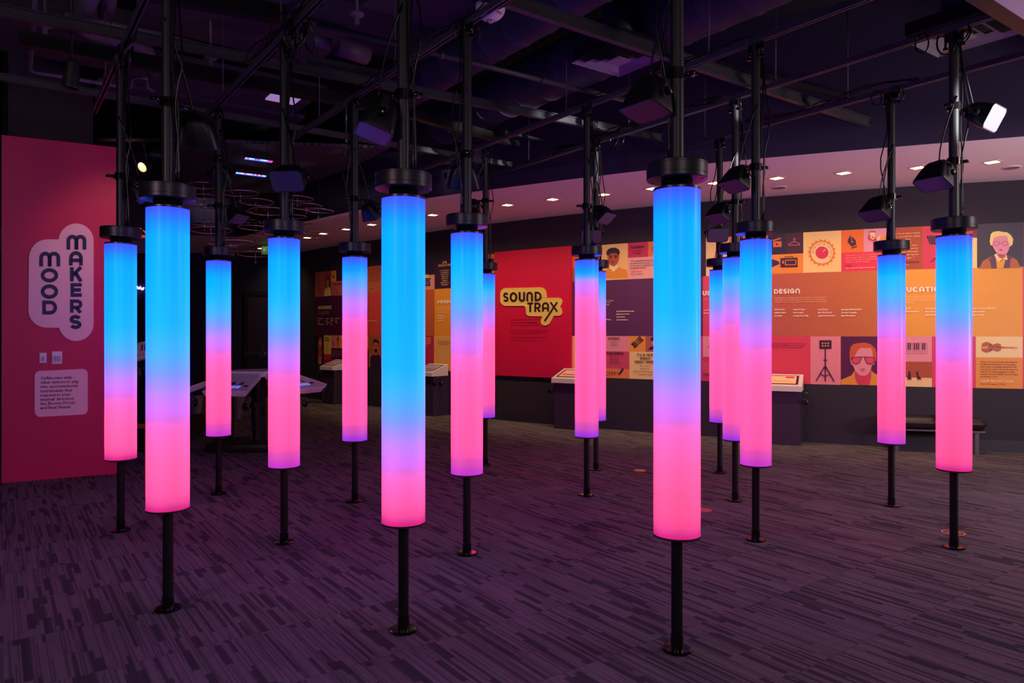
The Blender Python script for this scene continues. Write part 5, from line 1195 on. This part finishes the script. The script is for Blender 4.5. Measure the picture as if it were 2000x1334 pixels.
# ------------------------------------------------------------------ hanging cymbals and far stage
M_cym = mat('clear_tinted_cymbal', (150, 96, 60), .12, .7); M_cym.node_tree.nodes['Principled BSDF'].inputs['Alpha'].default_value = .3; M_rim = mat('cymbal_rim', (240, 200, 220), .28, .7)
CY = [(397, 361, 29), (469, 376, 34), (399, 383, 27), (500, 393, 33), (401, 404, 25), (523, 411, 37), (581, 386, 30), (598, 402, 30), (622, 410, 29), (572, 422, 26), (579, 435, 31), (399, 435, 28), (412, 448, 38), (500, 444, 33), (486, 431, 20), (529, 434, 22), (450, 472, 42), (499, 495, 34), (605, 452, 18), (626, 461, 20), (430, 402, 18), (478, 414, 16), (462, 478, 24), (514, 458, 20)]
wh = ['over the left end of the group', 'nearest the LED bars', 'second level at the left', 'below the LED bars', 'third level at the left', 'wide, in the middle', 'top one right of the pole', 'second one right of the pole', 'farthest right over the soffit edge', 'third one right of the pole', 'fourth one right of the pole', 'fifth level at the left', 'wide, at the lower left', 'middle, just above a tube cap', 'small, behind the low speaker', 'small, touching the middle pole', 'wide, low before the pink soffit', 'lowest, beside the exit sign', 'small, low at the right', 'small, beside the end downlights', 'small, hidden by the left pole', 'small, between pole and wide one', 'low, overlapping the wide low one', 'small, behind a tube cap']
pr = None
for ci, ((x, y, hw), n_) in enumerate(zip(CY, wh)):
    Y = max(8.8, min(13.5, 1.93*F/(HY-y)-(.3 if x > 560 else 0), .27*F/hw+((ci*7) % 5-2)*.45)); c = at(x, y, Y); r = hw/F*Y; c.z = max(c.z, 2.2)
    t = thing('hanging_cymbal', 'thin glinting cymbal hanging flat in the far group, '+n_, 'cymbal', c, group='cymbals hanging under the mesh ceiling')
    sc = r/.27; t.scale = (sc, sc, sc); rx = random.uniform(-.05, .05); ry = random.uniform(-.05, .05); t.rotation_euler = (rx, ry, 0)
    if pr is None:
        mb = MB(); mb.lathe([(.27, -.012), (.16, .004), (.06, .012), (.05, .03), (.02, .045), (0, .047)], (0, 0, 0), None, 40); a_ = mb.build('bow', M_cym, t)
        mb = MB(); mb.tube([(.27*math.cos(2*PI*k/40), .27*math.sin(2*PI*k/40), -.012) for k in range(40)], .0055, None, 6, closed=True); b_ = mb.build('rim', M_rim, t)
        mb = MB(); mb.tube([(0, 0, -.13), (0, 0, .06)], .006, None, 6); mb.lathe([(0, -.15), (.016, -.15), (.016, -.13), (0, -.13)], (0, 0, 0), None, 8); d_ = mb.build('stem', MATS['steel'], t)
        mb = MB(); mb.tube([(0, 0, .06), (0, 0, 1.0)], .0022, None, 4); e_ = mb.build('wire', M_cable, t)
        pr = (a_, b_, d_, e_)
        for o in pr: o.matrix_parent_inverse = Matrix.Identity(4)
    else:
        for o in pr: d = o.copy(); COL.objects.link(d); d.parent = t; d.matrix_parent_inverse = Matrix.Identity(4)
# perforated mesh ceiling over the far room
m = bpy.data.materials.new('perforated_mesh'); m.use_nodes = True; nt = m.node_tree; b = nt.nodes['Principled BSDF']; b.inputs['Roughness'].default_value = .6
g = nt.nodes.new('ShaderNodeTexCoord'); vo = nt.nodes.new('ShaderNodeTexVoronoi'); vo.inputs['Scale'].default_value = 11; vo.inputs['Randomness'].default_value = 0
nt.links.new(g.outputs['Object'], vo.inputs['Vector']); cr = nt.nodes.new('ShaderNodeValToRGB'); nt.links.new(vo.outputs['Distance'], cr.inputs[0])
cr.color_ramp.elements[0].position = .28; cr.color_ramp.elements[0].color = (.008, .006, .012, 1); cr.color_ramp.elements[1].position = .40; cr.color_ramp.elements[1].color = (.07, .055, .09, 1); nt.links.new(cr.outputs[0], b.inputs['Base Color'])
ms = [atz(330, 322, 3.9), atz(440, 272, 3.9), atz(760, 345-30, 3.9), atz(560, 385, 3.9), atz(330, 375, 3.9)]
ms = [at(345, 300, 9.5), at(440, 275, 9.3), at(760, 318, 9.6), at(700, 345, 10.5), at(560, 390, 12.6), at(330, 385, 12.8)]
for p_ in ms: p_.z = 3.98
mb = MB(); n = len(ms); mb.add(ms+[p_+Vector((0, 0, .04)) for p_ in ms], [tuple(range(n)), tuple(range(2*n-1, n-1, -1))]+[(k, n+k, n+(k+1) % n, (k+1) % n) for k in range(n)])
tag(mb.build('mesh_ceiling_panel', m), 'dark perforated mesh panel above the hanging cymbals', 'ceiling panel')
LE = [mat('led_%s' % n_, c_, .4, emit=c_, es=3) for n_, c_ in (('white', (190, 200, 255)), ('blue', (60, 80, 255)), ('red', (255, 50, 90)), ('cyan', (120, 220, 255)))]
for x0, y0, x1, y1, lb in ((478, 309.5, 532, 316.5, 'row of tiny coloured LEDs on the mesh ceiling, nearer the roof beam'), (460, 338, 519, 345, 'row of tiny coloured LEDs nearer the hanging cymbals')):
    a_, b_ = atz(x0, y0, 3.88), atz(x1, y1, 3.88); t = thing('led_bar', lb, 'light bar', (a_+b_)/2, group='LED bars under the mesh ceiling')
    d = (b_-a_); R = d.to_track_quat('X', 'Z').to_matrix(); mb = MB(); mb.box((a_+b_)/2+Vector((0, 0, .035)), (d.length, .10, .05), None, R); mb.build('housing', M_blackp, t)
    mb = MB()
    for k in range(15):
        for j in (-1, 1): mb.box(a_+d*(k+.5)/15+R@Vector((0, j*.028, 0)), (d.length/15*.72, .022, .008), LE[random.randrange(4)] if j < 0 else LE[1], R)
    mb.build('lenses', None, t)
# warm track spot
c = at(277, 327, 9.5); t = thing('track_spotlight', 'lit warm round track spotlight right of the red wall', 'spotlight', c)
R = (Vector((-.25, -1.0, -.55))).to_track_quat('Z', 'Y').to_matrix()
mb = MB(); mb.lathe([(0, -.16), (.05, -.155), (.06, -.12), (.07, 0), (.066, 0), (.062, -.01)], c, None, 28, R); mb.build('can', M_black, t)
mb = MB(); mb.lathe([(0, -.012), (.063, -.008)], c, None, 28, R); mb.build('lens', mat('warm_lens', (255, 225, 170), .4, emit=(255, 214, 140), es=1.3), t)
mb = MB(); mb.lathe([(0, .0), (.026, .0)], c+R@Vector((0, .035, .002)), None, 20, R); mb.build('lamp', mat('hot_lamp', (255, 240, 210), .4, emit=(255, 240, 200), es=6), t)
mb = MB(); mb.tube([c+R@Vector((0, 0, -.1)), c+Vector((0, .05, .35))], .012, None, 8); mb.box(c+Vector((0, .05, .37)), (1.6, .04, .04)); mb.build('track_arm', M_black, t)
# keyboard and drum kit seen between the two left tubes
c = at(276, 686, 9.0); R = Matrix.Rotation(math.radians(-15), 3, 'Y')@Matrix.Rotation(math.radians(62), 3, 'X')
R = Matrix.Rotation(math.radians(-14), 3, 'Y')@Matrix.Rotation(math.radians(58), 3, 'X')
t = thing('keyboard', 'white keyboard with black keys tilted up beside the leftmost tubes', 'keyboard', c)
mb = MB(); mb.box(c, (.6, .26, .04), None, R, .006); mb.build('case', M_white, t)
mb = MB()
for k in range(12):
    if k % 7 in (2, 6): continue
    mb.box(c+R@Vector((-.26+k*.04, .035, .024)), (.014, .09, .006), None, R)
for k in range(14): mb.box(c+R@Vector((-.26+k*.038, -.075, .022)), (.014, .008, .004), None, R)
mb.build('black_keys', M_navy, t)
mb = MB(); mb.tube([c+Vector((.1, .05, -.08)), (c.x+.12, c.y+.1, .02)], .015, None, 8); mb.tube([(c.x-.12, c.y+.1, .015), (c.x+.34, c.y+.1, .015)], .012, None, 8); mb.build('stand', M_gloss, t)
c = at(270, 640, 9.9); c.z = 0; t = thing('drum_kit', 'dark drum kit with chrome fittings between the two leftmost tubes', 'drums', c)
R = Matrix.Rotation(PI/2, 3, 'X')
mb = MB(); mb.lathe([(0, -.2), (.27, -.2), (.28, -.19), (.28, .19), (.27, .2), (0, .2)], c+Vector((0, 0, .55)), None, 36, R); mb.build('bass_drum', mat('drum_shell', (30, 24, 66), .3), t)
for dx, dz in ((-.16, .93), (.2, .93)):
    mb = MB(); mb.lathe([(0, -.1), (.15, -.1), (.155, .09), (.15, .1), (0, .1)], c+Vector((dx, 0, dz)), None, 28); o = mb.build('tom', MATS['drum_shell'], t)
    mb = MB()
    for k in range(8): th = k*PI/4; mb.tube([c+Vector((dx+.16*math.cos(th), .16*math.sin(th), dz-.07)), c+Vector((dx+.16*math.cos(th), .16*math.sin(th), dz+.1))], .007, None, 6)
    mb.build('lugs', MATS['steel'], o)
mb = MB()
for s_ in (-1, 1): mb.tube([c+Vector((s_*.22, -.05, .6)), c+Vector((s_*.36, -.2, .33))], .01, None, 8)
mb.build('spurs', MATS['steel'], t)
mb = MB(); mb.box((c.x, c.y+.1, .16), (1.3, 1.2, .32)); o = tag(mb.build('drum_riser', mat('riser_black', (24, 20, 28), .6)), 'dark riser with an orange edge under the drum kit', 'platform')
mb = MB(); mb.box((c.x, c.y-.505, .29), (1.3, .02, .06)); mb.build('edge_board', mat('orange_board', (210, 100, 40), .6), o)
# violet neon squiggle on the far wall
mb = MB(); p0 = FW(268, 2.62, .06); pts = [p0+Vector((.018*k, 0, .035*math.sin(k*1.3)-.004*k)) for k in range(12)]
mb.tube(pts, .018, None, 8); mb.tube([p0+Vector((-.03+.02*math.sin(k), 0, -.1+.02*k-.08)) for k in range(5)], .016, None, 8)
tag(mb.build('neon_sign', mat('violet_neon', (200, 180, 255), .4, emit=(190, 150, 255), es=4)), 'small violet neon squiggle between the two leftmost tube lights', 'neon light')
# truss bit behind the left tube cap, its amber light put in as emission
mb = MB(); a_ = at(249, 444, 11.0); mb.tube([a_, at(276, 448, 11.0)], .02, None, 8); mb.tube([at(276, 448, 11), at(265, 455, 11)], .012, None, 8); mb.tube([at(280, 450, 11), at(286, 456, 11)], .012, None, 8)
hg_ = MB(); hg_.tube([a_, Vector((a_.x, a_.y, ZC))], .01, None, 6)
for x_ in (277, 281): mb.box(at(x_, 462, 11), (.03, .03, .04), None, None, .006)
tag(mb.build('truss', mat('amber_glow_metal', (230, 130, 40), .3, .5, emit=(230, 110, 20), es=.35)), 'self-glowing amber lighting truss behind the cap of the tube at the red wall', 'truss')
hg_.build('hanger', M_cable, bpy.data.objects['truss'])
lamp('far_fill_lamp', 'SPOT', (-5.2, 9.2, 4.6), (-5.2, 12.2, 2.6), 60, (1.0, .30, .30), .1, 70, 1)  # added unseen spot that brightens the hanging cymbals
lamp('far_fill_lamp', 'SPOT', (-3.3, 8.8, 4.5), (-3.3, 9.6, 1.0), 120, (.72, .45, 1.0), .1, 45, 1)  # added unseen violet spot that brightens the console table
# exit sign
c = FW(526.5, 0, 0); c = at(526.5, 489, c.y-1.6); t = thing('exit_sign', 'small green lit exit sign hanging at the far door, half hidden by a tube', 'sign', c)
mb = MB(); mb.box(c, (.34, .03, .18)); mb.build('sign_box', mat('exit_box', (150, 140, 110), .4, emit=(150, 150, 90), es=.25), t)
mb = MB(); word(mb, 'EXIT', -.13, -.06, .12, None, lambda x, y, d: c+Vector((x, -.018, y)), t=.22); mb.build('lettering', mat('exit_green', (60, 190, 80), .4, emit=(60, 190, 80), es=.7), t)
mb = MB(); mb.tube([c+Vector((0, 0, .09)), Vector((c.x, c.y, ZS))], .01, None, 6); mb.build('stem', M_black, t)
# small framed table on thin legs in the far corner
c = atfl(617, 787); t = thing('side_table', 'small dark side table on thin legs at the far end of the mural', 'table', c)
mb = MB(); mb.box(c+Vector((0, 0, .42)), (.42, .3, .03)); mb.build('table_top', M_blackp, t)
for sx in (-.19, .19):
    for sy in (-.13, .13): mb = MB(); mb.tube([c+Vector((sx, sy, 0)), c+Vector((sx, sy, .41))], .008, None, 6); mb.build('leg', MATS['satin_steel'], t)
# round soffit fittings
for x, y, lb in ((1975, 327, 'round white ceiling speaker at the right end of the soffit'), (1521, 366, 'round white ceiling speaker below the downlight above the dial picture')):
    c = atz(x, y, ZS); t = thing('ceiling_speaker', lb, 'ceiling speaker', c)
    mb = MB(); mb.lathe([(.10, 0), (.10, -.006), (.085, -.010)], c, None, 32); mb.build('ring', M_soffit, t)
    mb = MB(); mb.lathe([(.085, -.008), (0, -.004)], c, None, 32); mb.build('grille', mat('soffit_grille', (150, 110, 125), .6), t)
